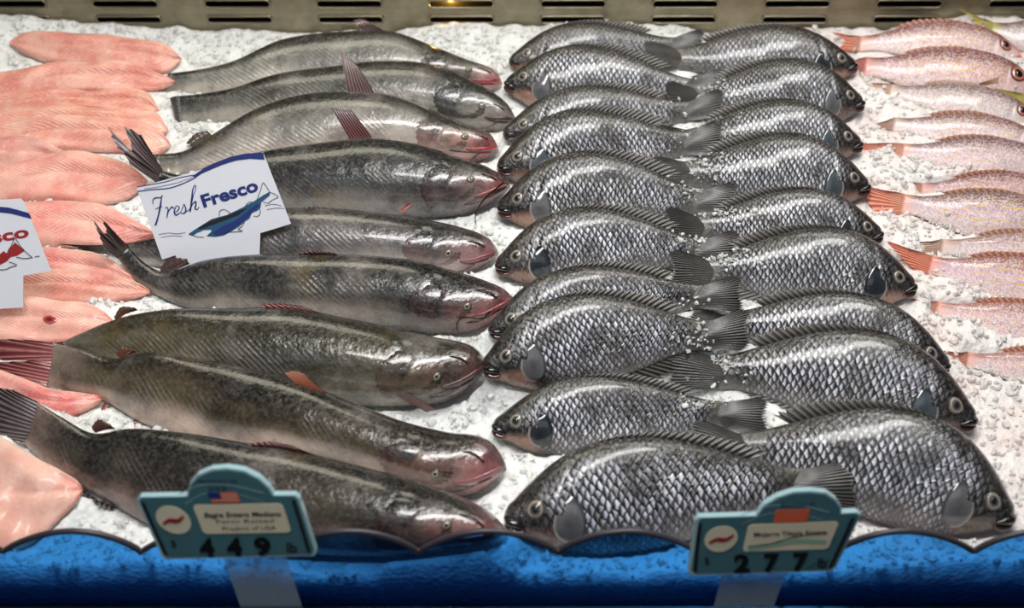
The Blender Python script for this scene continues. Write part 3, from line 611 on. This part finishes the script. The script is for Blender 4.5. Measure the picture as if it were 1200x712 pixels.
for tail, snout, A, H, lab, tone, tc_, tips, ys in snaps:
    b = Body(snap_pairs(tail, snout, A, H), .5, SW, tilt=30, cap=.03, n=72, m=32, p=.95, rest=-.020, tol=.010, back=.8)
    root = b.root('snapper', lab, 'fish', 'pink snappers on the right')
    T, S_ = b.T, b.SI; top, fl, be = tone; top = top*.6+s(104, 74, 62)*.4; fl = fl*.6+s(196, 186, 184)*.4
    k = mixc(np.tile(be, (len(T), 1)), fl, sm(S_, -.8, -.2)); k = mixc(k, top*.62, sm(S_, -.1, .7))
    k = mixc(k, s(222, 176, 168), sm(T, .84, .96)*.5); k = mixc(k, s(226, 100, 92), sm(T, .955, 1)*.8)
    k = mixc(k, tc_[0], (1-sm(T, .0, .1))*.7)
    mk = (.25+ys)*sm(T, .12, .3)*(1-sm(T, .78, .86))*np.exp(-((S_+.05)/.6)**2)
    sc = sm(T, .05, .15)*(1-sm(T, .8, .86))*(1-.4*sm(S_, .6, 1))
    gill = -.0016*np.exp(-((T-.80-.02*np.cos(S_*1.9))/.006)**2)*(b.CO > 0)
    b.solid('body', M['snap'], root, k, mk, sc, disp=b.n[None]*gill[:, None])
    fin('tail_fin', [b.surf(.012, PI/2, 0), b.surf(.012, 0, -.002), b.surf(.012, -PI/2, 0)], [b.px(x, y, .008) for x, y in tips], root, tc_, rays=12, nrm=b.n, jag=.05, pleat=.0007, bulge=.002)
    tq = np.linspace(.25, .70, 10); base = [b.surf(q, PI/2-.1, -.001) for q in tq]
    hg = np.interp(tq, [.25, .4, .6, .7], [.004, .007, .007, .002])
    fin('dorsal_fin', base, [P+b.ev*h_*.7-b.fwd*h_*2+b.n*.001 for P, h_ in zip(base, hg)], root, (top, mixc(top[None], s(240, 170, 130)[None], np.array([.6]))[0]), rays=12, nrm=b.n, jag=.2, pleat=.0007, rows=4)
    snapb.append(b)
    if ys == .6: fin('pectoral_fin', [b.surf(.775, -.15, .001), b.surf(.77, -.4, .001)], [b.surf(.66, -.52, .003), b.surf(.65, -.58, .003)], root, (s(222, 168, 130), s(206, 150, 116)), rays=6, nrm=b.n, jag=.05, pleat=.0005, rows=5)
    eye(b, root, .885, .22, .0072*b.hmax/.026, s(190, 120, 104), s(60, 30, 26), s(6, 6, 8), .3)
    tube('lip', [b.surf(.94, -.5, .0004), b.surf(.97, -.35, .0006), b.surf(.993, -.1, .0004)], [.0006, .0012, .0014], root, s(222, 96, 92))

# ------------------------------------------------------------------ ice bed
YP, YW = -.385, .602
gx = X0+(np.arange(NX)+.5)*CELL; gy = Y0+(np.arange(NY)+.5)*CELL
def vnoise(scale, seed):
    r = np.random.default_rng(seed); n1 = int((X1-X0)/scale)+3; n2 = int((Y1-Y0)/scale)+3; g = r.random((n1, n2))
    fx = (gx-X0)/scale; fy = (gy-Y0)/scale; i = fx.astype(int); j = fy.astype(int); u = fx-i; v = fy-j; u = u*u*(3-2*u); v = v*v*(3-2*v)
    u = u[:, None]; v = v[None]
    G = lambda a, b: g[np.ix_(i+a, j+b)]
    return G(0, 0)*(1-u)*(1-v)+G(1, 0)*u*(1-v)+G(0, 1)*(1-u)*v+G(1, 1)*u*v-.5
base = .012*vnoise(.11, 1)+.010*vnoise(.045, 2)+.006*vnoise(.02, 3)
yy = np.broadcast_to(gy[None], base.shape)
base = base+np.clip((yy-.42)/.12, 0, 1)*(.050*vnoise(.19, 5)-.004)
xx_ = np.broadcast_to(gx[:, None], base.shape)
base = base+.024*np.exp(-((yy-YP)/.035)**2)*(1-.75*np.exp(-((xx_-.02)/.30)**4))
have = BOT < 8
LIM = BOT.copy(); inner = have.copy()
for ax in (0, 1):
    L1, I1 = LIM.copy(), inner.copy()
    for sh in (1, -1): L1 = np.minimum(L1, np.roll(LIM, sh, ax)); I1 = I1 & np.roll(have, sh, ax)
    LIM, inner = L1, I1
LIM = np.where(have, np.where(inner, LIM-.002, LIM+.001), LIM-.0)
near = LIM < 8
Hs = np.where(have, LIM, np.where(near, np.minimum(base, LIM+.004), base)); Hs = np.where(have, np.maximum(Hs, -.03), Hs)
for _ in range(14):
    nb = Hs.copy()
    for ax in (0, 1):
        for sh in (1, -1): nb = np.maximum(nb, np.roll(Hs, sh, ax)-CELL*1.0)
    Hs = np.where(have, Hs, np.where(near, np.minimum(np.maximum(Hs, nb), np.maximum(LIM+.004, base)), np.maximum(Hs, nb)))
Hs = np.where(have, Hs, Hs+.005*vnoise(.012, 8)+.003*vnoise(.007, 9))
jy = np.where((gy > YP+.008) & (gy < YW-.004))[0]; j0, j1 = jy[0], jy[-1]+1
XX, YY = np.meshgrid(gx, gy[j0:j1], indexing='ij'); ZZ = Hs[:, j0:j1].copy()
n1, n2 = ZZ.shape
JX = XX+rng.normal(0, .0008, XX.shape); ZZ = ZZ+rng.normal(0, .0003, ZZ.shape)
V = np.stack([JX, YY, ZZ], -1)
front = V[:, :1].copy(); front2 = front.copy(); front[..., 2] = -.012; front[..., 1] -= .003; front2[..., 2] = -.05
# crumbled lower edge of the ice seen through the guard
front[..., 2] += rng.normal(0, .003, front[..., 2].shape)
bk = V[:, -1:].copy(); bk[..., 2] = -.05
V = np.concatenate([front2, front, V, bk], 1)
# loose lumps lying on it
ph = (1+5**.5)/2
IV = np.array([(-1,ph,0),(1,ph,0),(-1,-ph,0),(1,-ph,0),(0,-1,ph),(0,1,ph),(0,-1,-ph),(0,1,-ph),(ph,0,-1),(ph,0,1),(-ph,0,-1),(-ph,0,1)])/1.9
IF = [(0,11,5),(0,5,1),(0,1,7),(0,7,10),(0,10,11),(1,5,9),(5,11,4),(11,10,2),(10,7,6),(7,1,8),(3,9,4),(3,4,2),(3,2,6),(3,6,8),(3,8,9),(4,9,5),(2,4,11),(6,2,10),(8,6,7),(9,8,1)]
vs, fs = [], []
free = ~have & ~near
bare = free & (np.broadcast_to(gy[None], free.shape) > YP+.012) & (np.broadcast_to(gy[None], free.shape) < YW-.01)
ii, jj = np.where(bare); pick = rng.choice(len(ii), size=min(len(ii)*2, 13000), replace=True)
def lump(x, y, z, r):
    q = rng.normal(size=(3, 3)); Q, _ = np.linalg.qr(q); Q = Q*np.sign(np.linalg.det(Q))
    L = (IV*(1+rng.normal(0, .22, (12, 1))))*np.array([1, rng.uniform(.6, 1), rng.uniform(.45, .9)]) @ Q.T*r+V3(x, y, z)
    k = len(vs)*12; vs.append(L); fs.extend([(a+k, b_+k, c_+k) for a, b_, c_ in IF])
for q in pick:
    i, j = ii[q], jj[q]; r = float(np.clip(rng.lognormal(-5.85, .40), .0014, .008))
    lump(gx[i]+rng.uniform(-.5, .5)*CELL, gy[j]+rng.uniform(-.5, .5)*CELL, Hs[i, j]+r*.15, r)
# ice thrown over the sides of the fish in the gap between the tilapia rows and over the snapper bellies
for _ in range(900):
    px, py = rng.normal(832, 22), rng.uniform(95, 480); P = at_z(px, py, .03); i, j = cells(P[None]); i, j = i[0], j[0]
    z = max(TOP[i, j], Hs[i, j]); r = float(np.clip(rng.lognormal(-6.4, .35), .001, .004)); P = at_z(px, py, z); i, j = cells(P[None]); z = max(TOP[i[0], j[0]], Hs[i[0], j[0]])
    lump(P[0], P[1], z+r*.3, r)
for b in snapb[2:]:
    for _ in range(110):
        r = float(np.clip(rng.lognormal(-6.2, .35), .001, .004)); q = rng.uniform(.02, .9)
        P = b.surf(q, -PI/2+abs(rng.normal(0, .42)), r*.1); lump(P[0], P[1], P[2], r)
kb = V.shape[0]*V.shape[1]
ice = mesh('crushed_ice', np.concatenate([V.reshape(-1, 3)]+vs), gridfaces(n1, V.shape[1])+[(a+kb, b_+kb, c_+kb) for a, b_, c_ in fs], M['ice'], smooth=False)
ng_ = len(gridfaces(n1, V.shape[1])); ice.data.polygons.foreach_set('use_smooth', [i < ng_ for i in range(len(ice.data.polygons))])
ice['label'] = 'bed of white crushed ice with loose lumps under all the fish'; ice['category'] = 'ice'; ice['kind'] = 'stuff'

# ------------------------------------------------------------------ steel back panel with slots
sx = [(-146+131.2*k-8, -146+131.2*k+69) for k in range(-1, 12)]
zrows = [(27, 18.5), (9, -.5), (-10, -19), (-29, -38), (-48, -57)]
def wx(px, py): return at_y(px, py, YW)
xe = [-1.1]
for a, c in sx: xe += [wx(a+8, 5)[0], wx(c+8, 5)[0]]
xe.append(1.1); xe = [x for x in xe if -1.1 <= x <= 1.1]; xe = sorted(set(xe))
ze = [-.12]
for a, c in zrows: ze += [wx(600, a)[2], wx(600, c)[2]]
ze.append(.32)
vs, fs = [], []
def quadbox(x0, x1, y0, y1, z0, z1):
    k = len(vs)
    for x in (x0, x1):
        for y in (y0, y1):
            for z in (z0, z1): vs.append((x, y, z))
    for f in ((0,1,3,2),(4,6,7,5),(0,4,5,1),(2,3,7,6),(0,2,6,4),(1,5,7,3)): fs.append(tuple(k+q for q in f))
# solid bands between slot rows, and posts between slots inside each row
for r in range(0, len(ze)-1, 2): quadbox(-1.1, 1.1, YW, YW+.004, ze[r], ze[r+1])
slots = [(wx(a, 5)[0], wx(c, 5)[0]) for a, c in sx]
for r in range(1, len(ze)-1, 2):
    x = -1.1
    for a, c in slots:
        if a > -1.1 and a > x: quadbox(x, a, YW, YW+.004, ze[r], ze[r+1])
        x = max(x, c)
    if x < 1.1: quadbox(x, 1.1, YW, YW+.004, ze[r], ze[r+1])
wall = mesh('wall_back', vs, fs, M['steel'], smooth=False); wall['kind'] = 'structure'
vs, fs = [], []
for r in range(1, len(ze)-1, 2):
    zc, hz = (ze[r]+ze[r+1])/2, (ze[r+1]-ze[r])/2
    for a, c in slots:
        pts = []
        for q in range(24):
            an = 2*PI*q/24; e = math.cos(an)
            pts.append(V3((c if e > 0 else a)+(-hz+hz*e if e > 0 else hz+hz*e), YW-.001, zc+hz*math.sin(an)*.98))
        pts.append(pts[0]); v, f = tube_geo(pts, .0017, 6); k = sum(len(q) for q in vs); vs.append(v); fs += [tuple(i+k for i in g) for g in f]
rims = mesh('slot_rim', np.concatenate(vs), fs, M['steel'], wall)
vs, fs = [], []; quadbox(-1.1, 1.1, YW+.028, YW+.032, -.12, .32)
rc = mesh('recess', vs, fs, M['slot'], wall, smooth=False)
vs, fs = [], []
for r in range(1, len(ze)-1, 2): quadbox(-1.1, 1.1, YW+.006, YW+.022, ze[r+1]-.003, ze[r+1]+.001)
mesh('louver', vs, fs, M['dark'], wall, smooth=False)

# ------------------------------------------------------------------ tray and blue scalloped guard
vs, fs = [], []
quadbox(-1.1, 1.1, YP-.02, YW+.04, -.16, -.05); quadbox(-1.1, 1.1, YP-.022, YP-.006, -.05, -.022)
tr = mesh('display_tray', vs, fs, M['tray'], smooth=False); tr['label'] = 'black tray whose front lip holds the blue guard'; tr['category'] = 'tray'
gx_px = np.linspace(-160, 1360, 380)
def scal(x):
    q = ((x-3)/162.6) % 1.0; return 647-25*abs(math.sin(PI*q))**.75
topc = [at_y(x, scal(x), YP) for x in gx_px]
gr = empty('scalloped_guard', 'blue see-through plastic guard with a scalloped dark-edged top along the front', 'guard', (0, YP, -.05))
vs, fs = [], []
for P in topc:
    for y in (YP-.002, YP+.002): vs += [(P[0], y, -.045), (P[0], y, P[2])]
for i in range(len(topc)-1):
    a, c = i*4, i*4+4; fs += [(a, c, c+1, a+1), (a+2, a+3, c+3, c+2), (a+1, c+1, c+3, a+3)]
mesh('panel', vs, fs, M['panel'], gr, smooth=False, label='blue tinted clear panel')
v, f = tube_geo(np.array(topc), .0030, 8); mesh('edge_trim', v, f, M['trim'], gr, label='dark rubber edging along the scallops')

# ------------------------------------------------------------------ sign helpers
class Plane:
    def __init__(p, P0, n, x0, x1):
        p.P0, p.n = np.asarray(P0, float), unit(n); p.o = p.pt(*x0); p.ex = unit(p.pt(*x1)-p.o); p.ey = np.cross(p.n, p.ex)
    def pt(p, x, y, off=0.0): return on_plane(x, y, p.P0, p.n)+p.n*off
def tri2d(pts):
    from mathutils.geometry import tessellate_polygon
    from mathutils import Vector
    return [tuple(t) for t in tessellate_polygon([[Vector((float(a), float(c), 0)) for a, c in pts]])]
def slab(name, pl, pts, th, mat, root, off=0.0, label=None):
    """flat plate with the outline pts (pixels on the plane), front at off, th thick to the rear"""
    F = [pl.pt(x, y, off) for x, y in pts]; B = [q-pl.n*th for q in F]; n = len(F)
    t = tri2d([(np.dot(q-pl.o, pl.ex), np.dot(q-pl.o, pl.ey)) for q in F])
    fs = [f for f in t]+[tuple(i+n for i in f[::-1]) for f in t]+[(i, (i+1) % n, (i+1) % n+n, i+n) for i in range(n)]
    return mesh(name, F+B, fs, mat, root, smooth=False, label=label)
def ribbon(pl, pts, w, off, n=24):
    """pen stroke as a flat ribbon, width in metres"""
    P = catmull(np.array([pl.pt(x, y, off) for x, y in pts]), n) if len(pts) > 2 else np.linspace(pl.pt(*pts[0], off), pl.pt(*pts[1], off), 4)
    T = np.gradient(P, axis=0); W = np.broadcast_to(np.interp(np.linspace(0, 1, len(P)), np.linspace(0, 1, len(w)), w) if np.ndim(w) else w, (len(P),))
    vs = []
    for p_, t_, w_ in zip(P, T, W):
        sd = unit(np.cross(pl.n, t_)); vs += [p_-sd*w_/2, p_+sd*w_/2]
    return vs, [(2*i, 2*i+1, 2*i+3, 2*i+2) for i in range(len(P)-1)]
def strokes(name, pl, items, mat, root, off, label=None):
    if 'lettering' not in name:
        for pts, w in items:
            v, f = ribbon(pl, pts, w, off); o = mesh(name, v, f, mat, root, smooth=False, label=label)
        return o
    vs, fs = [], []
    for pts, w in items:
        v, f = ribbon(pl, pts, w, off); k = len(vs); vs += v; fs += [tuple(i+k for i in g) for g in f]
    return mesh(name, vs, fs, mat, root, smooth=False, label=label)
def text(name, pl, body, p0, p1, hpx, mat, root, off, bold=0.0, shear=0.0, label=None):
    """lettering with its baseline from pixel p0 to pixel p1, capital height about hpx pixels"""
    cu = bpy.data.curves.new('lettering', 'FONT'); cu.body = body; cu.size = 1; cu.offset = bold; cu.shear = shear; cu.resolution_u = 4
    o = bpy.data.objects.new('lettering', cu); C.objects.link(o)
    bpy.context.view_layer.update(); me = bpy.data.meshes.new_from_object(o.evaluated_get(bpy.context.evaluated_depsgraph_get()))
    v = np.array([q.co[:] for q in me.vertices]); f = [tuple(q.vertices) for q in me.polygons]
    bpy.data.objects.remove(o); bpy.data.meshes.remove(me); bpy.data.curves.remove(cu)
    x0, x1 = v[:, 0].min(), v[:, 0].max(); A, B = pl.pt(*p0, off), pl.pt(*p1, off)
    ex = unit(B-A); ey = np.cross(pl.n, ex); sx_ = np.linalg.norm(B-A)/(x1-x0)
    cap = np.linalg.norm(pl.pt(p0[0], p0[1]-hpx)-pl.pt(*p0)); sy = cap/.69
    return mesh(name, [A+ex*(q[0]-x0)*sx_+ey*q[1]*sy for q in v], f, mat, root, smooth=False, label=label)

# ---- FreshFresco card
zf = lambda X, Y: (140+.2247*X, 160+.2247*Y)
b6 = catbodies[5]; P0 = b6.px(262, 302); P0 = P0+unit(P0-CAM)*.012
pl = Plane(P0, (0, -.80, .60), (160, 220), (308, 178))
card = empty('brand_sign', 'white card reading FreshFresco with a blue fish, standing among the catfish', 'sign', tuple(pl.pt(252, 322)))
slab('card', pl, [(160,220),(185,213),(235,199),(308,178),(341,262),(305,273),(304,299),(303,330),(212,336),(206,299),(190,304)], .0012, M['card'], card)
o1, o2 = .0006, .0010
slab('swoosh', pl, [zf(*q) for q in [(380,208),(420,178),(500,136),(580,105),(660,88),(750,82),(757,120),(680,115),(610,124),(540,145),(480,170),(430,192),(400,212)]], .0003, M['navy'], card, o1, label='blue brush-stroke wave')
strokes('brush_line', pl, [([zf(*q) for q in a], w) for a, w in [([(92,262),(160,250),(240,235),(320,212),(390,200)], .0009),([(95,285),(180,275),(260,268),(330,245),(400,212)], .0011),([(130,272),(200,262),(300,240),(380,214)], .0005),([(205,510),(260,502),(300,506),(345,500)], .0006),([(215,525),(280,516),(330,520)], .0005),([(760,360),(800,352),(845,360)], .0006),([(770,380),(820,372),(860,374)], .0006)]], M['navy'], card, o1)
strokes('fresh_lettering', pl, [([zf(*q) for q in a], w) for a, w in [
  ([(178,352),(174,338),(182,322),(200,318),(216,318),(226,306)], [.0008,.0016,.001]), ([(221,308),(214,360),(204,410),(196,440),(188,462)], [.001,.0022,.0018,.0022]), ([(188,378),(205,370),(224,364)], .0009),
  ([(238,372),(250,368),(254,378),(252,400),(248,422)], [.0007,.0016,.0012]), ([(250,408),(262,380),(276,366),(284,374)], [.0006,.0012,.0016]),
  ([(288,394),(304,386),(312,366),(300,360),(290,376),(287,398),(296,408),(316,396)], [.0006,.0014,.0008,.0014,.0018,.001]),
  ([(318,396),(332,366),(338,350)], [.0006,.001]), ([(338,352),(346,374),(342,396),(328,400),(320,394)], [.0010,.0018,.001]), ([(342,394),(356,386),(368,376)], .0006),
  ([(364,388),(376,350),(388,300),(400,264),(396,250),(386,268),(378,320),(370,392)], [.0006,.0010,.0008,.0014,.002,.0014]), ([(372,380),(386,346),(398,338),(398,360),(396,378),(404,380),(416,366)], [.0006,.0014,.0018,.0008])]], M['navy'], card, o1, label='thin slanted script word Fresh')
text('fresco_lettering', pl, 'Fresco', zf(440, 368), zf(728, 279), 14.0, M['navy'], card, o1, bold=.035, label='bold dark blue word Fresco')
slab('fish_drawing', pl, [zf(*q) for q in [(362,506),(400,480),(440,455),(480,430),(560,408),(640,370),(700,338),(750,305),(786,286),(784,306),(740,342),(736,370),(720,385),(690,398),(680,425),(650,445),(625,468),(585,492),(545,514),(500,522),(455,518),(478,496),(480,484),(440,486),(400,504),(385,515)]], .0003, M['teal2'], card, o1, label='blue painted fish')
slab('fish_shading', pl, [zf(*q) for q in [(490,500),(530,470),(600,440),(660,395),(720,350),(735,360),(700,385),(670,420),(620,460),(560,505),(510,516)]], .0002, M['navy'], card, o1+.0003, label='deep blue brush patch')
slab('fish_shading', pl, [zf(*q) for q in [(410,476),(470,442),(560,412),(640,380),(670,372),(620,410),(560,432),(480,462),(425,482)]], .0002, M['ink'], card, o1+.00025, label='dark green-blue back of the painted fish')
strokes('outline', pl, [([zf(*q) for q in a], .0007) for a in [[(522,420),(526,386),(540,380),(566,388),(582,402)],[(718,326),(736,280),(752,240),(768,262),(786,290)],[(786,290),(812,300),(829,311),(800,328),(772,346),(750,340)],[(655,365),(676,342),(694,340)],[(732,372),(735,400),(722,414),(700,414)],[(652,446),(636,470),(618,482),(642,490),(600,496),(570,496)],[(362,508),(380,512),(400,520),(440,524)]]], M['ink'], card, o2)

# ---- card with a red fish at the left edge
zl = lambda X, Y: (.2105*X, 210+.2105*Y)
P0 = at_z(20, 348, .045)
pl = Plane(P0, (.12, -.80, .60), (-60, 247), (26, 233))
card = empty('brand_sign', 'greyish white card at the left edge with red letters sco and a red fish tail', 'sign', tuple(pl.pt(-20, 352)))
slab('card', pl, [(-150,262),(-60,242),(0,234),(24,232.5),(28,236),(60,317),(27,323),(27,360),(-70,366),(-72,335),(-115,342)], .0012, M['card'], card)
slab('swoosh', pl, [(-60,246),(-30,242)]+[zl(*q) for q in [(0,152),(50,157),(100,170),(162,188),(177,219),(120,205),(60,190),(0,183)]]+[(-30,249),(-60,256)], .0003, M['navy'], card, o1, label='dark blue wave')
text('fresco_lettering', pl, 'Fresco', (-50, 292), zl(165, 317), 12.5, M['red'], card, o1, bold=.035, label='bold red word Fresco cut by the photo edge')
slab('fish_drawing', pl, [(-60,318),(-40,302),(-10,300)]+[zl(*q) for q in [(0,416),(22,398),(36,412),(50,392),(84,350),(137,398),(96,424),(60,432),(40,455),(0,475)]]+[(-30,318)], .0003, M['red'], card, o1, label='red painted fish')
strokes('outline', pl, [([zl(*q) for q in a], .0008) for a in [[(45,398),(66,366),(84,328),(110,365),(150,408),(181,434)],[(181,434),(140,440),(92,432)],[(50,458),(94,477),(60,488),(36,500),(0,503)],[(195,430),(210,427),(222,428)]]], M['ink'], card, o2)

# ------------------------------------------------------------------ price signs
def price_sign(lab, P0, nrm, out, dome, q, stand, lines, digits, unit_t, uu, flag):
    """q maps unit coordinates (0..1 across, 0..1 down the board) to a pixel"""
    pl = Plane(P0, nrm, q(0, 1), q(1, 1)); r = empty('price_sign', lab, 'price sign', tuple(pl.pt(*stand[2])))
    full = out[:1]+dome+out[1:]
    slab('board', pl, full, .007, M['rim'], r, label='pale clear-edged backing')
    cx = np.mean(np.array(full), 0)
    # rounded dome and board face printed teal
    face = [tuple(cx+(np.array(p_)-cx)*np.array([.968, .95])) for p_ in full]
    slab('face', pl, face, .0006, M['teal'], r, .0008, label='teal printed face')
    o = .0014
    strokes('border_line', pl, [([q(.03, .06), q(.03, .5), q(.035, .93)], .003), ([q(.965, .06), q(.965, .5), q(.96, .93)], .003)], M['ink'], r, o, label='dark line down each side')
    strokes('dome_line', pl, [([q(.27, -.06), q(.42, -.2), q(.6, -.2), q(.80, -.06)], .0009), ([q(.29, .10), q(.42, -.06), q(.62, -.05), q(.78, .08)], .0006)], M['rim'], r, o)
    def rr(u0, v0, u1, v1, rad=.03):
        pts = []
        for (cu, cv, a0) in ((u1-rad, v0+rad*2, -90), (u1-rad, v1-rad*2, 0), (u0+rad, v1-rad*2, 90), (u0+rad, v0+rad*2, 180)):
            for k in range(6):
                a = math.radians(a0+90*k/5); pts.append(q(cu+rad*math.cos(a), cv+2*rad*math.sin(a)))
        return pts
    slab('name_label', pl, rr(.33, .12, .89, .60), .0004, M['cream'], r, o, label='cream name label')
    slab('badge', pl, [q(.175+.105*math.cos(2*PI*k/28), .36+.23*math.sin(2*PI*k/28)) for k in range(28)], .0004, M['cream'], r, o, label='cream oval badge')
    strokes('badge_mark', pl, [([q(.10, .42), q(.15, .36), q(.2, .37), q(.25, .29)], [.002, .005, .002])], M['red'], r, o+.0006)
    for (tx, u0, u1, v, hp, mt, bd) in lines: text('lettering', pl, tx, q(u0, v), q(u1, v), hp, mt, r, o+.0006, bold=bd)
    for ch, u0, u1 in digits: text('price_digit', pl, ch, q(u0, .955), q(u1, .955), 19.5, M['marker'], r, o+.0006, bold=.045, label='black handwritten price figure')
    text('lettering', pl, unit_t, q(uu[0], .93), q(uu[1], .93), 11, M['ink'], r, o, bold=.02)
    text('lettering', pl, '$', q(.09, .80), q(.125, .80), 8, M['ink'], r, o)
    u0, v0, u1, v1 = flag[:4]
    fl = slab('flag', pl, [q(u0, v0), q(u1, v0), q(u1+.006, v1), q(u0+.006, v1)], .0003, M['orange'], r, o, label='small orange-red flag')
    if flag[4]:
        strokes('stripe', pl, [([q(u0+.005, v0+(v1-v0)*w), q(u1, v0+(v1-v0)*w)], .0009) for w in (.22, .48, .74)], M['pale'], fl, o+.0003)
        slab('canton', pl, [q(u0-.004, v0-.01), q(u0+(u1-u0)*.42, v0-.01), q(u0+(u1-u0)*.43, v0+(v1-v0)*.52), q(u0, v0+(v1-v0)*.52)], .0002, M['navy'], fl, o+.0006)
    if not flag[4]:
        strokes('squiggle', pl, [([q(.36, .50), q(.5, .46), q(.64, .36), q(.84, .30)], .0010), ([q(.80, .93), q(.86, .84), q(.93, .80)], .0010)], M['ink'], r, o+.0008)
        strokes('wave', pl, [([q(.36, .54), q(.5, .50), q(.64, .44), q(.86, .47)], .0045)], M['mint'], r, o+.0004)
    # bent clear strip that carries the board on the tray lip
    A = [pl.pt(*stand[0], -.009), pl.pt(*stand[1], -.009)]; Bm = [pl.pt(*stand[3], -.009), pl.pt(*stand[2], -.009)]
    up = [pl.pt(*q(.40, .25), -.009), pl.pt(*q(.72, .25), -.009)]
    low = [V3(p_[0], p_[1]-.002, -.0225) for p_ in Bm]
    rowsP = [up, A, Bm, low]; vv = []
    for a, c in rowsP:
        for u in np.linspace(0, 1, 5): vv.append(a*(1-u)+c*u)
    n_ = len(vv); vb = [p_+pl.n*.0018 for p_ in vv]; g = gridfaces(4, 5)
    rim_ = [0, 1, 2, 3, 4, 9, 14, 19, 18, 17, 16, 15, 10, 5]
    fs = g+[tuple(i+n_ for i in f_[::-1]) for f_ in g]+[(rim_[i], rim_[(i+1) % 14], rim_[(i+1) % 14]+n_, rim_[i]+n_) for i in range(14)]
    st = mesh('stand', vv+vb, fs, M['clear'], r, smooth=False, label='clear plastic strip')
    tube('crease', [A[0]+pl.n*.003, A[1]+pl.n*.003], .0016, st, None, M['clear'])
def quadmap(TL, TR, BR, BL):
    TL, TR, BR, BL = map(np.array, (TL, TR, BR, BL))
    return lambda u, v: tuple((TL*(1-u)+TR*u)*(1-v)+(BL*(1-u)+BR*u)*v)
qL = quadmap((160, 583), (349, 580), (371, 650), (191, 654))
PL0 = at_y(280, 655, YP-.030)
price_sign('teal price sign reading 449 lb with a striped flag, in front of the catfish', PL0, (0, -.94, .34),
  [(164,582),(346,580),(351,584),(371,646),(368,651),(194,655),(189,651),(160,586)],
  [(219,581),(222,567),(232,556),(248,549.5),(266,548),(286,551),(304,560),(316,571),(321,580)], qL,
  [(257,652),(331,651),(352,716),(280,716)],
  [('Bagre Entero Mediano', .38, .86, .32, 5.5, M['ink'], .02), ('Farm Raised', .44, .80, .42, 4, M['ink'], 0), ('Product of USA', .46, .80, .54, 4.5, M['ink'], 0), ('PRODUCT OF', .42, .66, -.25, 3.5, M['ink'], 0), ('U.S.A.', .47, .59, -.12, 4.5, M['ink'], .01)],
  [('4', .255, .35), ('4', .43, .53), ('9', .61, .715)], 'lb', (.82, .885), (.455, -.08, .63, .09, True))
qR = quadmap((815, 608), (1008, 601), (977, 668), (808, 673))
PR0 = at_y(900, 672, YP-.030)
price_sign('teal price sign reading 277 lb with an orange flag, in front of the tilapia', PR0, (-.02, -.94, .34),
  [(819,606),(1004,600),(1009,603),(980,664),(974,669),(811,674),(806,670),(815,610)],
  [(886,604),(896,591),(911,582),(930,576),(950,575),(968,577),(980,585),(986,594),(986,601)], qR,
  [(850,671),(926,669),(908,716),(838,716)],
  [('Mojarra Tilapia Entera', .38, .84, .33, 5, M['ink'], .015), ('Product of', .50, .70, -.19, 4.2, M['ink'], 0)],
  [('2', .30, .41), ('7', .505, .61), ('7', .705, .81)], 'lb', (.875, .935), (.475, -.12, .68, .10, False))

# ------------------------------------------------------------------ light
def area(name, loc, target, sx_, sy_, power, col):
    l = bpy.data.lights.new(name, 'AREA'); l.shape = 'RECTANGLE'; l.size = sx_; l.size_y = sy_; l.energy = power; l.color = col
    o = bpy.data.objects.new(name, l); C.objects.link(o); o.location = loc
    from mathutils import Vector
    o.rotation_euler = (Vector(target)-Vector(loc)).to_track_quat('-Z', 'Y').to_euler(); return o
area('case_strip_light', (-.5, .66, .95), (-.35, .15, 0), .7, .30, 3.0, (1, .93, .74))
area('case_strip_light', (.55, .66, .95), (.4, .15, 0), .7, .30, 3.0, (1, .95, .84))
area('case_top_light', (.1, -.05, 1.5), (0, .05, 0), 1.7, .24, 30, (1, .98, .96))
area('front_fill_light', (-.3, -1.9, 2.2), (0, 0, 0), 2.6, .9, 5, (.84, .92, 1))  # bluish fill light added from the upper front, out of view
pt = bpy.data.lights.new('slot_light', 'POINT'); pt.energy = .25; pt.color = (1, .72, .25); pt.shadow_soft_size = .004
po = bpy.data.objects.new('slot_light', pt); C.objects.link(po); po.location = wx(528, 12)+V3(0, .018, 0)
w = bpy.data.worlds.new('world'); bpy.context.scene.world = w; w.use_nodes = True
w.node_tree.nodes['Background'].inputs[0].default_value = (.62, .70, .85, 1); w.node_tree.nodes['Background'].inputs[1].default_value = .06
sc = bpy.context.scene
sc.view_settings.view_transform = 'Standard'; sc.view_settings.look = 'None'; sc.view_settings.exposure = 0.0
